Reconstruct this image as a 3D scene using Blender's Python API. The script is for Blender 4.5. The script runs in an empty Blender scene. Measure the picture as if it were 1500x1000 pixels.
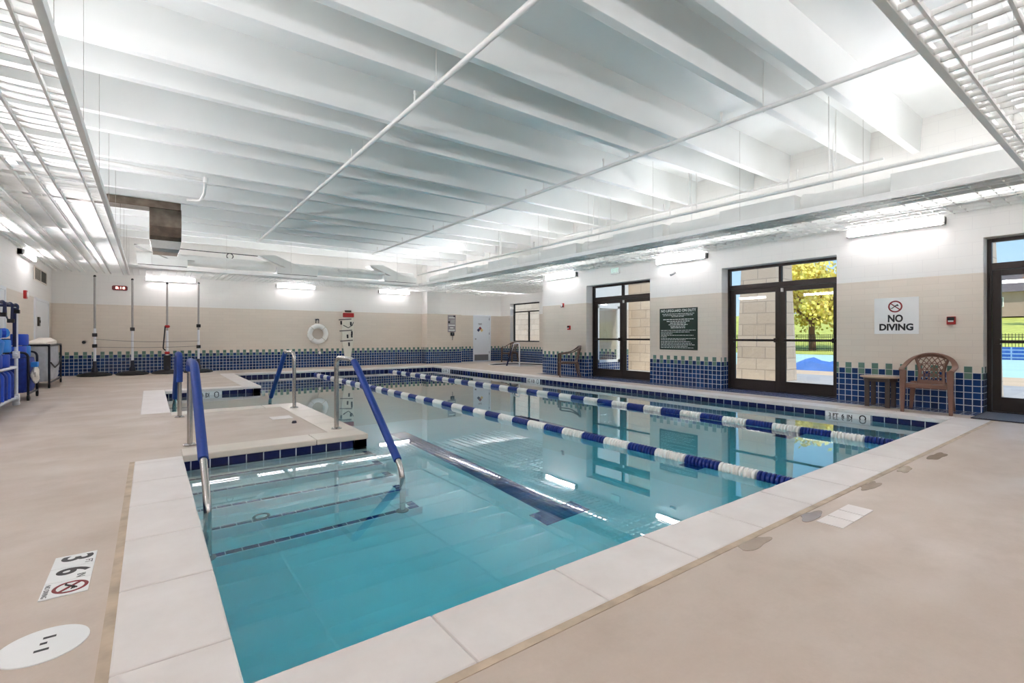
import bpy, bmesh, math, random
from mathutils import Vector, Matrix
random.seed(7)
S = bpy.context.scene
COL = S.collection
R = math.radians
PI = math.pi

# ------------------------------------------------------------------ camera
cd = bpy.data.cameras.new('camera'); cam = bpy.data.objects.new('camera', cd); COL.objects.link(cam)
cd.sensor_width = 36.0; cd.lens = 715.0 / 1500.0 * 36.0; cd.shift_y = -0.005
cd.clip_start = 0.05; cd.clip_end = 400
cam.location = (0, 0, 1.12); cam.rotation_euler = (R(90), 0, R(-36.57))
S.camera = cam

# ------------------------------------------------------------------ world, sun, exposure
W = bpy.data.worlds.new('sky'); S.world = W; W.use_nodes = True
nt = W.node_tree; nt.nodes.clear()
wo = nt.nodes.new('ShaderNodeOutputWorld'); bg = nt.nodes.new('ShaderNodeBackground')
tc = nt.nodes.new('ShaderNodeTexCoord'); sx = nt.nodes.new('ShaderNodeSeparateXYZ'); rp = nt.nodes.new('ShaderNodeValToRGB')
nt.links.new(tc.outputs['Generated'], sx.inputs[0]); nt.links.new(sx.outputs['Z'], rp.inputs[0])
nt.links.new(rp.outputs[0], bg.inputs['Color']); nt.links.new(bg.outputs[0], wo.inputs[0])
e = rp.color_ramp.elements
e[0].position = 0.0; e[0].color = (0.62, 0.78, 0.95, 1)
e[1].position = 0.6; e[1].color = (0.16, 0.36, 0.80, 1)
n = e.new(0.12); n.color = (0.46, 0.69, 0.95, 1)
bg.inputs['Strength'].default_value = 0.85
sl = bpy.data.lights.new('sun', 'SUN'); so = bpy.data.objects.new('sun', sl); COL.objects.link(so)
sl.energy = 3.0; sl.angle = R(0.6); sl.color = (1.0, 0.94, 0.84)
so.rotation_euler = Vector((0.42, 0.35, -0.84)).to_track_quat('-Z', 'Y').to_euler(); so.location = (-6, 2, 12)
LAMP = 32.0      # fluorescent tubes
UP = 32.0        # strip lamps added above the open grid ceiling for brightness
S.view_settings.view_transform = 'Standard'; S.view_settings.look = 'None'
S.view_settings.gamma = 1.0; S.view_settings.exposure = 0.64
S.view_settings.use_curve_mapping = False
c = S.cycles
c.use_denoising = True; c.max_bounces = 12; c.diffuse_bounces = 7; c.glossy_bounces = 6
c.transmission_bounces = 10; c.transparent_max_bounces = 24; c.blur_glossy = 0.6
c.caustics_refractive = True; c.caustics_reflective = True; c.sample_clamp_indirect = 12.0

# ------------------------------------------------------------------ materials
def srgb(r, g, b):
    f = lambda x: (x / 255 / 12.92) if x <= 10 else ((x / 255 + 0.055) / 1.055) ** 2.4
    return (f(r), f(g), f(b), 1)
class NT:
    def __init__(s, name):
        s.m = bpy.data.materials.new(name); s.m.use_nodes = True; s.t = s.m.node_tree
        s.b = s.t.nodes['Principled BSDF']; s.o = s.t.nodes['Material Output']
    def n(s, typ, **kw):
        x = s.t.nodes.new(typ)
        for k, v in kw.items(): setattr(x, k, v)
        return x
    def l(s, a, b): s.t.links.new(a, b)
    def math(s, op, a, b=None):
        x = s.n('ShaderNodeMath', operation=op)
        for i, q in enumerate((a, b)):
            if q is None: continue
            if isinstance(q, (int, float)): x.inputs[i].default_value = q
            else: s.l(q, x.inputs[i])
        return x.outputs[0]
    def mix(s, f, a, b):
        x = s.n('ShaderNodeMix', data_type='RGBA')
        for sock, q in ((x.inputs[0], f), (x.inputs[6], a), (x.inputs[7], b)):
            if isinstance(q, (int, float)): sock.default_value = q
            elif isinstance(q, tuple): sock.default_value = q
            else: s.l(q, sock)
        return x.outputs[2]
    def uv(s): return s.n('ShaderNodeTexCoord').outputs['UV']
    def noise(s, vec, scale, detail=3.0, rough=0.55):
        x = s.n('ShaderNodeTexNoise'); x.inputs['Scale'].default_value = scale
        x.inputs['Detail'].default_value = detail; x.inputs['Roughness'].default_value = rough
        s.l(vec, x.inputs['Vector']); return x.outputs['Fac']
    def ramp(s, f, stops):
        x = s.n('ShaderNodeValToRGB'); s.l(f, x.inputs[0]); el = x.color_ramp.elements
        el[0].position, el[0].color = stops[0]; el[1].position, el[1].color = stops[-1]
        for p, q in stops[1:-1]: el.new(p).color = q
        return x.outputs[0]
    def brick(s, vec, w, h, mort, c1, c2, cm, off=0.0):
        x = s.n('ShaderNodeTexBrick'); x.offset = off; x.squash = 1.0
        x.inputs['Scale'].default_value = 1.0; x.inputs['Brick Width'].default_value = w
        x.inputs['Row Height'].default_value = h; x.inputs['Mortar Size'].default_value = mort
        x.inputs['Mortar Smooth'].default_value = 0.1; x.inputs['Bias'].default_value = 0
        x.inputs['Color1'].default_value = c1; x.inputs['Color2'].default_value = c2; x.inputs['Mortar'].default_value = cm
        s.l(vec, x.inputs['Vector']); return x
    def bump(s, hgt, dist, strength=0.4):
        x = s.n('ShaderNodeBump'); x.inputs['Distance'].default_value = dist; x.inputs['Strength'].default_value = strength
        s.l(hgt, x.inputs['Height']); s.l(x.outputs[0], s.b.inputs['Normal'])
def plain(name, col, rough=0.5, metal=0.0, var=0.06, vs=9.0, spec=0.5):
    k = NT(name); uv = k.n('ShaderNodeTexCoord').outputs['Object']
    f = k.noise(uv, vs)
    d = tuple(min(1, q * (1 - var)) for q in col[:3]) + (1,); u = tuple(min(1, q * (1 + var)) for q in col[:3]) + (1,)
    k.l(k.ramp(f, [(0.3, d), (0.7, u)]), k.b.inputs['Base Color'])
    k.b.inputs['Roughness'].default_value = rough; k.b.inputs['Metallic'].default_value = metal
    k.b.inputs['Specular IOR Level'].default_value = spec
    return k.m
def emit(name, col, strength):
    k = NT(name); k.b.inputs['Base Color'].default_value = (0.9, 0.9, 0.9, 1)
    k.b.inputs['Emission Color'].default_value = col; k.b.inputs['Emission Strength'].default_value = strength
    k.b.inputs['Roughness'].default_value = 0.4
    return k.m
M = {}
def wall_material():
    k = NT('glazed_wall_tile'); uv = k.uv(); sp = k.n('ShaderNodeSeparateXYZ'); k.l(uv, sp.inputs[0])
    u, v = sp.outputs[0], sp.outputs[1]
    T = 0.0965
    # a tile row ends at z = 6 T
    mp = k.n('ShaderNodeMapping'); mp.inputs['Location'].default_value = (0, 0, 0); k.l(uv, mp.inputs[0])
    blue = k.brick(mp.outputs[0], T, T, 0.0052, srgb(12, 40, 84), srgb(26, 64, 118), srgb(210, 216, 222))
    green = k.brick(mp.outputs[0], T, T, 0.0042, srgb(84, 120, 108), srgb(108, 140, 128), srgb(205, 208, 205))
    beige = k.brick(mp.outputs[0], 4 * T, T, 0.0025, srgb(224, 214, 200), srgb(220, 210, 196), srgb(210, 200, 186), 0.5)
    white = k.brick(mp.outputs[0], 4 * T, 2 * T, 0.003, srgb(240, 239, 235), srgb(240, 239, 235), srgb(232, 231, 228), 0.5)
    even = k.math('LESS_THAN', k.math('MODULO', k.math('ADD', k.math('FLOOR', k.math('DIVIDE', u, T)), 4000), 2), 0.5)
    isb = k.math('LESS_THAN', v, 6 * T)
    isg = k.math('MULTIPLY', even, k.math('MULTIPLY', k.math('GREATER_THAN', v, 5 * T), k.math('LESS_THAN', v, 7 * T)))
    isw = k.math('GREATER_THAN', v, 2.05)
    a = k.mix(isb, beige.outputs[0], blue.outputs[0]); a = k.mix(isg, a, green.outputs[0]); a = k.mix(isw, a, white.outputs[0])
    k.l(a, k.b.inputs['Base Color'])
    tile = k.math('MAXIMUM', isb, isg)
    r = k.math('SUBTRACT', 0.34, k.math('MULTIPLY', tile, 0.22)); r = k.math('ADD', r, k.math('MULTIPLY', isw, 0.2))
    k.l(r, k.b.inputs['Roughness'])
    fac = k.math('SUBTRACT', 1.0, k.math('MULTIPLY', blue.outputs['Fac'], tile))
    k.bump(fac, 0.002, 0.5)
    return k.m
M['wall'] = wall_material()
def basin_material():
    k = NT('pool_plaster_and_waterline_tile'); uv = k.uv(); sp = k.n('ShaderNodeSeparateXYZ'); k.l(uv, sp.inputs[0])
    mp = k.n('ShaderNodeMapping'); mp.inputs['Location'].default_value = (0.0, 0.19, 0); k.l(uv, mp.inputs[0])
    t = k.brick(mp.outputs[0], 0.155, 0.15, 0.005, srgb(12, 20, 66), srgb(16, 28, 82), srgb(190, 200, 210))
    f = k.noise(uv, 2.2, 5)
    p = k.ramp(f, [(0.3, srgb(240, 246, 245)), (0.7, srgb(250, 252, 251))])
    band = k.math('MULTIPLY', k.math('GREATER_THAN', sp.outputs[1], -0.19), k.math('LESS_THAN', sp.outputs[1], -0.03))
    k.l(k.mix(band, p, t.outputs[0]), k.b.inputs['Base Color'])
    k.l(k.math('SUBTRACT', 0.6, k.math('MULTIPLY', band, 0.45)), k.b.inputs['Roughness'])
    return k.m
M['basin'] = basin_material()
def plaster():
    k = NT('pool_plaster'); uv = k.uv(); f = k.noise(uv, 1.3, 5)
    k.l(k.ramp(f, [(0.3, srgb(240, 246, 245)), (0.7, srgb(250, 252, 251))]), k.b.inputs['Base Color']); k.b.inputs['Roughness'].default_value = 0.65
    return k.m
M['plaster'] = plaster()
def tile_flat(name, w, h, c1, c2, cm, mort=0.005, rough=0.18):
    k = NT(name); t = k.brick(k.uv(), w, h, mort, c1, c2, cm)
    k.l(t.outputs[0], k.b.inputs['Base Color']); k.b.inputs['Roughness'].default_value = rough
    return k.m
M['lane_tile'] = tile_flat('lane_line_tile', 0.083, 0.083, srgb(10, 34, 116), srgb(16, 46, 134), srgb(64, 100, 160), 0.003)
M['step_tile'] = tile_flat('step_nosing_tile', 0.11, 0.07, srgb(10, 22, 92), srgb(16, 30, 108), srgb(200, 210, 220), 0.004)
M['floor_tile'] = tile_flat('blue_floor_tile', 0.106, 0.106, srgb(38, 60, 116), srgb(54, 78, 138), srgb(206, 208, 210), 0.006, 0.2)
def concrete():
    k = NT('deck_concrete'); uv = k.uv()
    mp = k.n('ShaderNodeMapping'); mp.inputs['Scale'].default_value = (1.0, 1.5, 1); k.l(uv, mp.inputs[0])
    a = k.noise(mp.outputs[0], 0.8, 6, 0.62); b = k.noise(uv, 60, 2); d = k.noise(uv, 7.0, 5, 0.65)
    ca = k.ramp(a, [(0.25, srgb(190, 174, 160)), (0.52, srgb(202, 187, 174)), (0.78, srgb(209, 195, 183))])
    cb = k.mix(k.math('MULTIPLY', k.math('SUBTRACT', d, 0.35), 0.5), ca, srgb(186, 167, 151))
    k.l(k.mix(k.math('MULTIPLY', b, 0.10), cb, srgb(128, 112, 96)), k.b.inputs['Base Color'])
    st = k.noise(uv, 2.6, 7, 0.68)
    base = k.b.inputs['Base Color'].links[0].from_socket
    k.l(k.mix(k.ramp(st, [(0.5, (0, 0, 0, 1)), (0.74, (0.3, 0.3, 0.3, 1))]), base, srgb(164, 146, 128)), k.b.inputs['Base Color'])
    w = k.noise(mp.outputs[0], 1.4, 3, 0.5)
    k.l(k.ramp(w, [(0.34, (0.38, 0.38, 0.38, 1)), (0.55, (0.6, 0.6, 0.6, 1))]), k.b.inputs['Roughness'])
    k.bump(k.noise(uv, 90, 3), 0.0015, 0.25)
    return k.m
M['concrete'] = concrete()
def coping():
    k = NT('cast_coping'); uv = k.uv(); a = k.noise(uv, 3.0, 5); b = k.noise(uv, 25, 3)
    ca = k.ramp(a, [(0.3, srgb(220, 212, 207)), (0.7, srgb(232, 226, 222))])
    k.l(k.mix(k.math('MULTIPLY', b, 0.12), ca, srgb(190, 180, 170)), k.b.inputs['Base Color']); k.b.inputs['Roughness'].default_value = 0.42
    return k.m
M['coping'] = coping()
M['coping_beige'] = plain('platform_edge', srgb(212, 202, 188), 0.35, 0, 0.06, 3)
M['sealant'] = plain('stained_joint_sealant', srgb(188, 170, 149), 0.8, 0, 0.2, 7)
M['ceiling'] = plain('painted_concrete_ceiling', srgb(236, 239, 237), 0.45, 0, 0.02, 1.5)
M['white'] = plain('white_paint', srgb(238, 238, 235), 0.4, 0, 0.02)
M['duct'] = plain('white_painted_duct', srgb(226, 228, 224), 0.4, 0, 0.03, 3)
M['pipe'] = plain('white_painted_pipe', srgb(232, 232, 228), 0.4, 0, 0.03)
M['black'] = plain('black_rubber', srgb(24, 24, 26), 0.6, 0, 0.1)
M['bronze'] = plain('dark_bronze_aluminium', srgb(42, 34, 30), 0.38, 0.4, 0.08, 4)
M['steel'] = plain('brushed_steel', srgb(196, 192, 188), 0.24, 1.0, 0.05, 20)
M['foil'] = plain('galvanised_duct', srgb(120, 108, 98), 0.22, 1.0, 0.35, 5)
M['dark_metal'] = plain('dark_painted_metal', srgb(44, 46, 56), 0.4, 0.6, 0.1)
M['sleeve'] = plain('blue_foam_sleeve', srgb(12, 54, 134), 0.55, 0, 0.08, 30)
M['float_blue'] = plain('blue_lane_float', srgb(10, 40, 122), 0.35, 0, 0.05)
M['float_white'] = plain('white_lane_float', srgb(236, 234, 228), 0.4, 0, 0.03)
M['resin'] = plain('brown_resin', srgb(122, 88, 72), 0.38, 0, 0.06)
M['resin_dark'] = plain('dark_brown_resin', srgb(64, 50, 42), 0.4, 0, 0.06)
M['resin_mid'] = plain('mid_brown_resin', srgb(92, 70, 58), 0.3, 0, 0.06)
M['taupe'] = plain('taupe_resin', srgb(176, 156, 136), 0.4, 0, 0.05)
M['red'] = plain('red_plastic', srgb(178, 26, 26), 0.4, 0, 0.05)
M['sign_green'] = plain('dark_green_sign', srgb(10, 44, 32), 0.35, 0, 0.08)
M['sign_white'] = plain('white_sign', srgb(236, 237, 236), 0.4, 0, 0.01)
M['ink'] = plain('black_ink', srgb(18, 18, 18), 0.5, 0, 0.02)
M['ink_red'] = plain('red_ink', srgb(132, 22, 28), 0.5, 0, 0.02)
M['ink_white'] = plain('white_ink', srgb(230, 236, 232), 0.5, 0, 0.02)
M['sign_grey'] = plain('grey_sign', srgb(150, 146, 150), 0.45, 0, 0.04)
M['grey'] = plain('grey_plastic', srgb(120, 120, 122), 0.5, 0, 0.05)
M['pole_silver'] = plain('silver_pole', srgb(160, 158, 154), 0.35, 0.2, 0.04)
M['vent'] = plain('dark_vent', srgb(60, 56, 44), 0.5, 0.3, 0.1)
M['ring'] = plain('white_ring_foam', srgb(238, 238, 234), 0.5, 0, 0.02)
M['rope'] = plain('pale_rope', srgb(214, 208, 196), 0.8, 0, 0.1)
M['rope_dark'] = plain('grey_cord', srgb(110, 106, 100), 0.8, 0, 0.1)
M['board'] = plain('cream_board', srgb(230, 226, 212), 0.4, 0, 0.03)
M['foam_blue'] = plain('blue_foam', srgb(10, 70, 190), 0.6, 0, 0.12, 6)
M['foam_light'] = plain('light_blue_foam', srgb(30, 128, 216), 0.6, 0, 0.12, 6)
M['navy'] = plain('navy_strap', srgb(14, 24, 70), 0.6, 0, 0.15, 12)
M['mesh_blue'] = plain('blue_mesh_fabric', srgb(12, 48, 140), 0.7, 0, 0.3, 14)
M['mesh_grey'] = plain('grey_mesh_fabric', srgb(176, 180, 188), 0.6, 0, 0.14, 6)
M['white_cloth'] = plain('folded_white_cloth', srgb(232, 226, 216), 0.8, 0, 0.05)
M['pvc'] = plain('white_pvc', srgb(232, 234, 238), 0.3, 0, 0.02)
M['door_white'] = plain('white_door_paint', srgb(232, 236, 240), 0.28, 0, 0.01)
M['mat'] = tile_flat('ribbed_mat', 0.05, 0.022, srgb(52, 56, 66), srgb(60, 66, 78), srgb(120, 124, 132), 0.004, 0.6)
M['clock_face'] = plain('clock_case', srgb(112, 14, 18), 0.3, 0, 0.05)
M['led'] = emit('clock_digits', (1, 0.42, 0.36, 1), 3.0)
M['exit_green'] = emit('exit_letters', (0.05, 0.55, 0.28, 1), 0.7)
M['tube'] = emit('fluorescent_diffuser', (1.0, 0.93, 0.975, 1), LAMP)
M['added_lamp'] = emit('added_strip_lamp', (0.99, 0.95, 1.0, 1), UP)  # emission of the extra lamps added over the grid to lift the room
M['added_lamp_bright'] = emit('bright_added_lamp', (0.99, 0.95, 1.0, 1), UP * 1.9)
M['added_lamp_dim'] = emit('dim_added_lamp', (0.99, 0.95, 1.0, 1), UP * 0.5)
def glass():
    k = NT('window_glass'); k.t.nodes.remove(k.b)
    tr = k.n('ShaderNodeBsdfTransparent'); tr.inputs[0].default_value = (0.93, 0.95, 0.94, 1)
    gl = k.n('ShaderNodeBsdfGlossy'); gl.inputs['Roughness'].default_value = 0.0
    fr = k.n('ShaderNodeFresnel'); mx = k.n('ShaderNodeMixShader')
    k.l(k.math('SUBTRACT', 1.45, k.math('MULTIPLY', k.n('ShaderNodeNewGeometry').outputs['Backfacing'], 1.45 - 1 / 1.45)), fr.inputs[0])
    k.l(fr.outputs[0], mx.inputs[0]); k.l(tr.outputs[0], mx.inputs[1]); k.l(gl.outputs[0], mx.inputs[2]); k.l(mx.outputs[0], k.o.inputs[0])
    return k.m
M['glass'] = glass()
def water():
    k = NT('pool_water'); k.t.nodes.remove(k.b)
    bp = k.n('ShaderNodeBump'); bp.inputs['Distance'].default_value = 0.02; bp.inputs['Strength'].default_value = 0.02
    k.l(k.noise(k.uv(), 1.6, 2), bp.inputs['Height'])
    rf = k.n('ShaderNodeBsdfRefraction'); rf.inputs['IOR'].default_value = 1.333; rf.inputs['Roughness'].default_value = 0.0
    gl = k.n('ShaderNodeBsdfGlossy'); gl.inputs['Roughness'].default_value = 0.0
    fr = k.n('ShaderNodeFresnel'); fr.inputs[0].default_value = 1.333; mx = k.n('ShaderNodeMixShader')
    for q in (rf, gl, fr): k.l(bp.outputs[0], q.inputs['Normal'])
    k.l(k.math('MINIMUM', k.math('MULTIPLY', fr.outputs[0], 1.75), 1.0), mx.inputs[0]); k.l(rf.outputs[0], mx.inputs[1]); k.l(gl.outputs[0], mx.inputs[2]); k.l(mx.outputs[0], k.o.inputs[0])
    v = k.n('ShaderNodeVolumeAbsorption'); v.inputs['Color'].default_value = (0.0, 0.89, 0.992, 1); v.inputs['Density'].default_value = 0.72
    k.l(v.outputs[0], k.o.inputs['Volume'])
    return k.m
M['water'] = water()
M['puddle'] = plain('wet_concrete', srgb(170, 153, 136), 0.1, 0, 0.1, 10)
# outdoors
def stone():
    k = NT('cut_limestone'); uv = k.uv()
    t = k.brick(uv, 0.62, 0.30, 0.012, srgb(226, 208, 186), srgb(206, 186, 164), srgb(178, 162, 146), 0.37)
    f = k.noise(uv, 5, 6, 0.7)
    k.l(k.mix(k.math('MULTIPLY', f, 0.45), t.outputs[0], srgb(186, 162, 142)), k.b.inputs['Base Color']); k.b.inputs['Roughness'].default_value = 0.9
    k.bump(k.math('SUBTRACT', f, t.outputs['Fac']), 0.03, 0.6)
    return k.m
M['stone'] = stone()
M['brick'] = tile_flat('red_brick', 0.2, 0.075, srgb(120, 74, 66), srgb(140, 92, 82), srgb(206, 198, 186), 0.012, 0.9)
M['patio'] = plain('grey_patio', srgb(176, 172, 168), 0.8, 0, 0.1, 1.2)
M['sand'] = plain('tan_paving', srgb(214, 186, 152), 0.8, 0, 0.08, 1.0)
M['lawn'] = plain('lawn_grass', srgb(190, 194, 92), 0.95, 0, 0.22, 1.5)
M['cover'] = plain('teal_pool_cover', srgb(188, 220, 208), 0.6, 0, 0.06, 0.6)
M['tarp'] = plain('blue_tarp', srgb(84, 126, 198), 0.5, 0, 0.1, 2)
M['leaf'] = plain('yellow_autumn_leaf', srgb(250, 220, 112), 0.8, 0, 0.25, 1.2)
M['leaf_orange'] = plain('orange_autumn_leaf', srgb(234, 150, 70), 0.8, 0, 0.2, 1.2)
M['bark'] = plain('bark', srgb(120, 84, 64), 0.9, 0, 0.2, 3)
M['fence'] = plain('black_iron', srgb(40, 38, 38), 0.5, 0.5, 0.1)
M['roof'] = plain('grey_shingle', srgb(96, 86, 84), 0.9, 0, 0.15, 2)
M['siding'] = plain('house_siding', srgb(176, 152, 140), 0.8, 0, 0.06, 1)
M['spa_tile'] = tile_flat('blue_spa_tile', 0.5, 0.2, srgb(40, 84, 160), srgb(60, 104, 180), srgb(150, 180, 210), 0.03)
M['teal_glass'] = plain('teal_interior', srgb(120, 205, 190), 0.3, 0, 0.1, 2)

# ------------------------------------------------------------------ mesh builder
class MB:
    def __init__(s): s.v = []; s.f = []; s.sm = []
    def add(s, vs, fs, smooth=False, mat=None):
        b = len(s.v)
        s.v += [tuple(mat @ Vector(q)) if mat is not None else tuple(q) for q in vs]
        s.f += [tuple(i + b for i in q) for q in fs]; s.sm += [smooth] * len(fs); return s
    def box(s, x0, y0, z0, x1, y1, z1, mat=None):
        if x0 > x1: x0, x1 = x1, x0
        if y0 > y1: y0, y1 = y1, y0
        if z0 > z1: z0, z1 = z1, z0
        return s.add([(x0, y0, z0), (x1, y0, z0), (x1, y1, z0), (x0, y1, z0), (x0, y0, z1), (x1, y0, z1), (x1, y1, z1), (x0, y1, z1)],
                     [(0, 3, 2, 1), (4, 5, 6, 7), (0, 1, 5, 4), (1, 2, 6, 5), (2, 3, 7, 6), (3, 0, 4, 7)], False, mat)
    def loft(s, secs, closed=False, caps=True, smooth=True):
        n = len(secs[0]); vs = [p for q in secs for p in q]; fs = []
        m = len(secs)
        for i in range(m if closed else m - 1):
            j = (i + 1) % m
            for k in range(n):
                k2 = (k + 1) % n; fs.append((i * n + k, i * n + k2, j * n + k2, j * n + k))
        if caps and not closed:
            fs.append(tuple(range(n - 1, -1, -1))); fs.append(tuple((m - 1) * n + k for k in range(n)))
        return s.add(vs, fs, smooth)
    def tube(s, pts, r, n=10, closed=False, sec=None, up=None, caps=True):
        pts = [Vector(p) for p in pts]; m = len(pts); secs = []
        prev = None
        for i, p in enumerate(pts):
            a = pts[(i - 1) % m] if (closed or i > 0) else p; b = pts[(i + 1) % m] if (closed or i < m - 1) else p
            t = (b - a).normalized()
            if up is not None:
                nx = Vector(up).cross(t)
                if nx.length < 1e-4: nx = t.orthogonal()
                nx.normalize()
            elif prev is None: nx = t.orthogonal().normalized()
            else:
                nx = prev - t * prev.dot(t); nx = nx.normalized() if nx.length > 1e-6 else t.orthogonal().normalized()
            prev = nx; ny = t.cross(nx)
            rr = r[i] if isinstance(r, (list, tuple)) else r
            if sec: secs.append([p + nx * q[0] * rr + ny * q[1] * rr for q in sec])
            else: secs.append([p + nx * math.cos(2 * PI * k / n) * rr + ny * math.sin(2 * PI * k / n) * rr for k in range(n)])
        return s.loft(secs, closed, caps)
    def cyl(s, p0, p1, r, n=12, r1=None): return s.tube([p0, p1], [r, r if r1 is None else r1], n)
    def lathe(s, prof, n=24, mat=None, smooth=True, cap=True):
        vs = []; fs = []; m = len(prof)
        for r, z in prof:
            for k in range(n): vs.append((r * math.cos(2 * PI * k / n), r * math.sin(2 * PI * k / n), z))
        for i in range(m - 1):
            for k in range(n):
                k2 = (k + 1) % n; fs.append((i * n + k, i * n + k2, (i + 1) * n + k2, (i + 1) * n + k))
        if cap: fs.append(tuple(range(n - 1, -1, -1))); fs.append(tuple((m - 1) * n + k for k in range(n)))
        else: fs += [((m - 1) * n + k, (m - 1) * n + (k + 1) % n, (k + 1) % n, k) for k in range(n)]
        return s.add(vs, fs, smooth, mat)
    def torus(s, R_, r, n=32, m=12, mat=None):
        vs = []; fs = []
        for i in range(n):
            a = 2 * PI * i / n
            for k in range(m):
                b = 2 * PI * k / m; q = R_ + r * math.cos(b); vs.append((q * math.cos(a), q * math.sin(a), r * math.sin(b)))
        for i in range(n):
            for k in range(m):
                fs.append((i * m + k, ((i + 1) % n) * m + k, ((i + 1) % n) * m + (k + 1) % m, i * m + (k + 1) % m))
        return s.add(vs, fs, True, mat)
    def prism(s, poly, z0, z1, mat=None):
        n = len(poly); vs = [(x, y, z0) for x, y in poly] + [(x, y, z1) for x, y in poly]
        fs = [tuple(range(n - 1, -1, -1)), tuple(range(n, 2 * n))] + [(i, (i + 1) % n, (i + 1) % n + n, i + n) for i in range(n)]
        return s.add(vs, fs, False, mat)
    def build(s, name, mat, parent=None, bevel=0.0, tri=False, label=None, kind=None, seg=2):
        me = bpy.data.meshes.new(name); me.from_pydata(s.v, [], s.f)
        if tri:
            b = bmesh.new(); b.from_mesh(me); bmesh.ops.triangulate(b, faces=b.faces[:]); b.to_mesh(me); b.free()
        else: me.polygons.foreach_set('use_smooth', s.sm)
        me.update()
        uvl = me.uv_layers.new(name='uv')
        for p in me.polygons:
            nrm = p.normal; ax = max(range(3), key=lambda i: abs(nrm[i]))
            for li in p.loop_indices:
                co = me.vertices[me.loops[li].vertex_index].co
                uvl.data[li].uv = (co.y, co.z) if ax == 0 else ((co.x, co.z) if ax == 1 else (co.x, co.y))
        if s.sm and any(s.sm) and not all(s.sm): pass
        me.materials.append(M[mat] if isinstance(mat, str) else mat)
        o = bpy.data.objects.new(name, me); COL.objects.link(o)
        if parent: o.parent = parent
        if bevel:
            bm = o.modifiers.new('bevel', 'BEVEL'); bm.width = bevel; bm.segments = seg; bm.limit_method = 'ANGLE'; bm.angle_limit = R(40)
        if any(s.sm):
            try:
                me.set_sharp_from_angle(angle=R(42))
            except Exception: pass
        if label: o['label'] = label
        if kind: o['kind'] = kind
        return o
def fillet(pts, r, n=6):
    pts = [Vector(p) for p in pts]; out = [pts[0]]
    for i in range(1, len(pts) - 1):
        p = pts[i]; a = (pts[i - 1] - p); b = (pts[i + 1] - p); d = min(r, a.length * 0.49, b.length * 0.49)
        a = p + a.normalized() * d; b = p + b.normalized() * d
        for k in range(n + 1):
            t = k / n; out.append(a * (1 - t) ** 2 + p * 2 * t * (1 - t) + b * t * t)
    out.append(pts[-1]); return out
def thing(name, label, cat, loc=(0, 0, 0), rz=0.0, group=None):
    o = bpy.data.objects.new(name, None); COL.objects.link(o); o.empty_display_size = 0.1
    o.location = loc; o.rotation_euler = (0, 0, rz); o['label'] = label; o['category'] = cat
    if group: o['group'] = group
    return o
def tag(o, label, cat, group=None):
    o['label'] = label; o['category'] = cat
    if group: o['group'] = group
    return o
def sroot(name):
    o = bpy.data.objects.new(name, None); COL.objects.link(o); o['kind'] = 'structure'; o.empty_display_size = 0.1; return o
def struct(name, mb, mat, parent=None, **kw):
    o = mb.build(name, mat, parent, **kw)
    if not parent: o['kind'] = 'structure'
    return o
def dup(root, loc, rz=None, label=None, group=None):
    r = root.copy(); COL.objects.link(r); r.location = loc
    if rz is not None: r.rotation_euler = (0, 0, rz)
    if label: r['label'] = label
    if group: r['group'] = group
    for ch in list(root.children):
        q = ch.copy(); COL.objects.link(q); q.parent = r
        for g in ch.children:
            d = g.copy(); COL.objects.link(d); d.parent = q
    return r
# axes of writing: columns = reading direction, up, facing
def axes(x, y, z, o): return Matrix(((x[0], y[0], z[0], o[0]), (x[1], y[1], z[1], o[1]), (x[2], y[2], z[2], o[2]), (0, 0, 0, 1)))
def face_right(o): return axes((0, -1, 0), (0, 0, 1), (-1, 0, 0), o)   # on the right wall, read from inside
def face_back(o): return axes((1, 0, 0), (0, 0, 1), (0, -1, 0), o)
def face_deck(o): return axes((0, -1, 0), (1, 0, 0), (0, 0, 1), o)
def text(body, size, mtx, mat, parent, name='lettering', align='CENTER', width=None, bold=0.0, sp=1.0):
    cu = bpy.data.curves.new('t', 'FONT'); cu.body = body; cu.size = size; cu.align_x = align; cu.align_y = 'CENTER'
    cu.extrude = 0.0006; cu.offset = bold; cu.space_character = sp; cu.resolution_u = 4
    o = bpy.data.objects.new('t', cu); COL.objects.link(o)
    dg = bpy.context.evaluated_depsgraph_get(); dg.update()
    me = bpy.data.meshes.new_from_object(o.evaluated_get(dg)); bpy.data.objects.remove(o); bpy.data.curves.remove(cu)
    if width:
        xs = [q.co.x for q in me.vertices]; w = max(xs) - min(xs)
        me.transform(Matrix.Diagonal((width / w, 1, 1, 1)))
    me.transform(mtx); me.name = name; me.materials.clear(); me.materials.append(M[mat])
    q = bpy.data.objects.new(name, me); COL.objects.link(q); q.parent = parent
    return q

# ------------------------------------------------------------------ the room shell
XL, XR, YB, YF, XA, YA = -2.2, 9.75, 18.55, -1.5, 13.1, 11.55
RT = 0.33                                    # thickness of the right wall
CEIL = 4.54
POOL = [(0.23, 1.75), (8.6, 1.75), (8.6, 16.6), (2.0, 16.6), (2.0, 12.2), (0.23, 12.2), (0.23, 8.75), (2.0, 8.75), (2.0, 5.5), (0.23, 5.5)]
def in_pool(x, y):
    return (2.0 < x < 8.6 and 1.75 < y < 16.6) or (0.23 < x <= 2.0 and (1.75 < y < 5.5 or 8.75 < y < 12.2))
CW = 0.34
def near_pool(x, y):
    return any(in_pool(x + dx, y + dy) for dx in (-CW, 0, CW) for dy in (-CW, 0, CW))
xs = [XL, -0.11, 0.23, 1.66, 2.0, 8.6, 8.94, XR]; ys = [YF, 1.41, 1.75, 5.5, 5.84, 8.41, 8.75, 12.2, 12.54, 16.6, 16.94, YB]
fl = MB()
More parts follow.
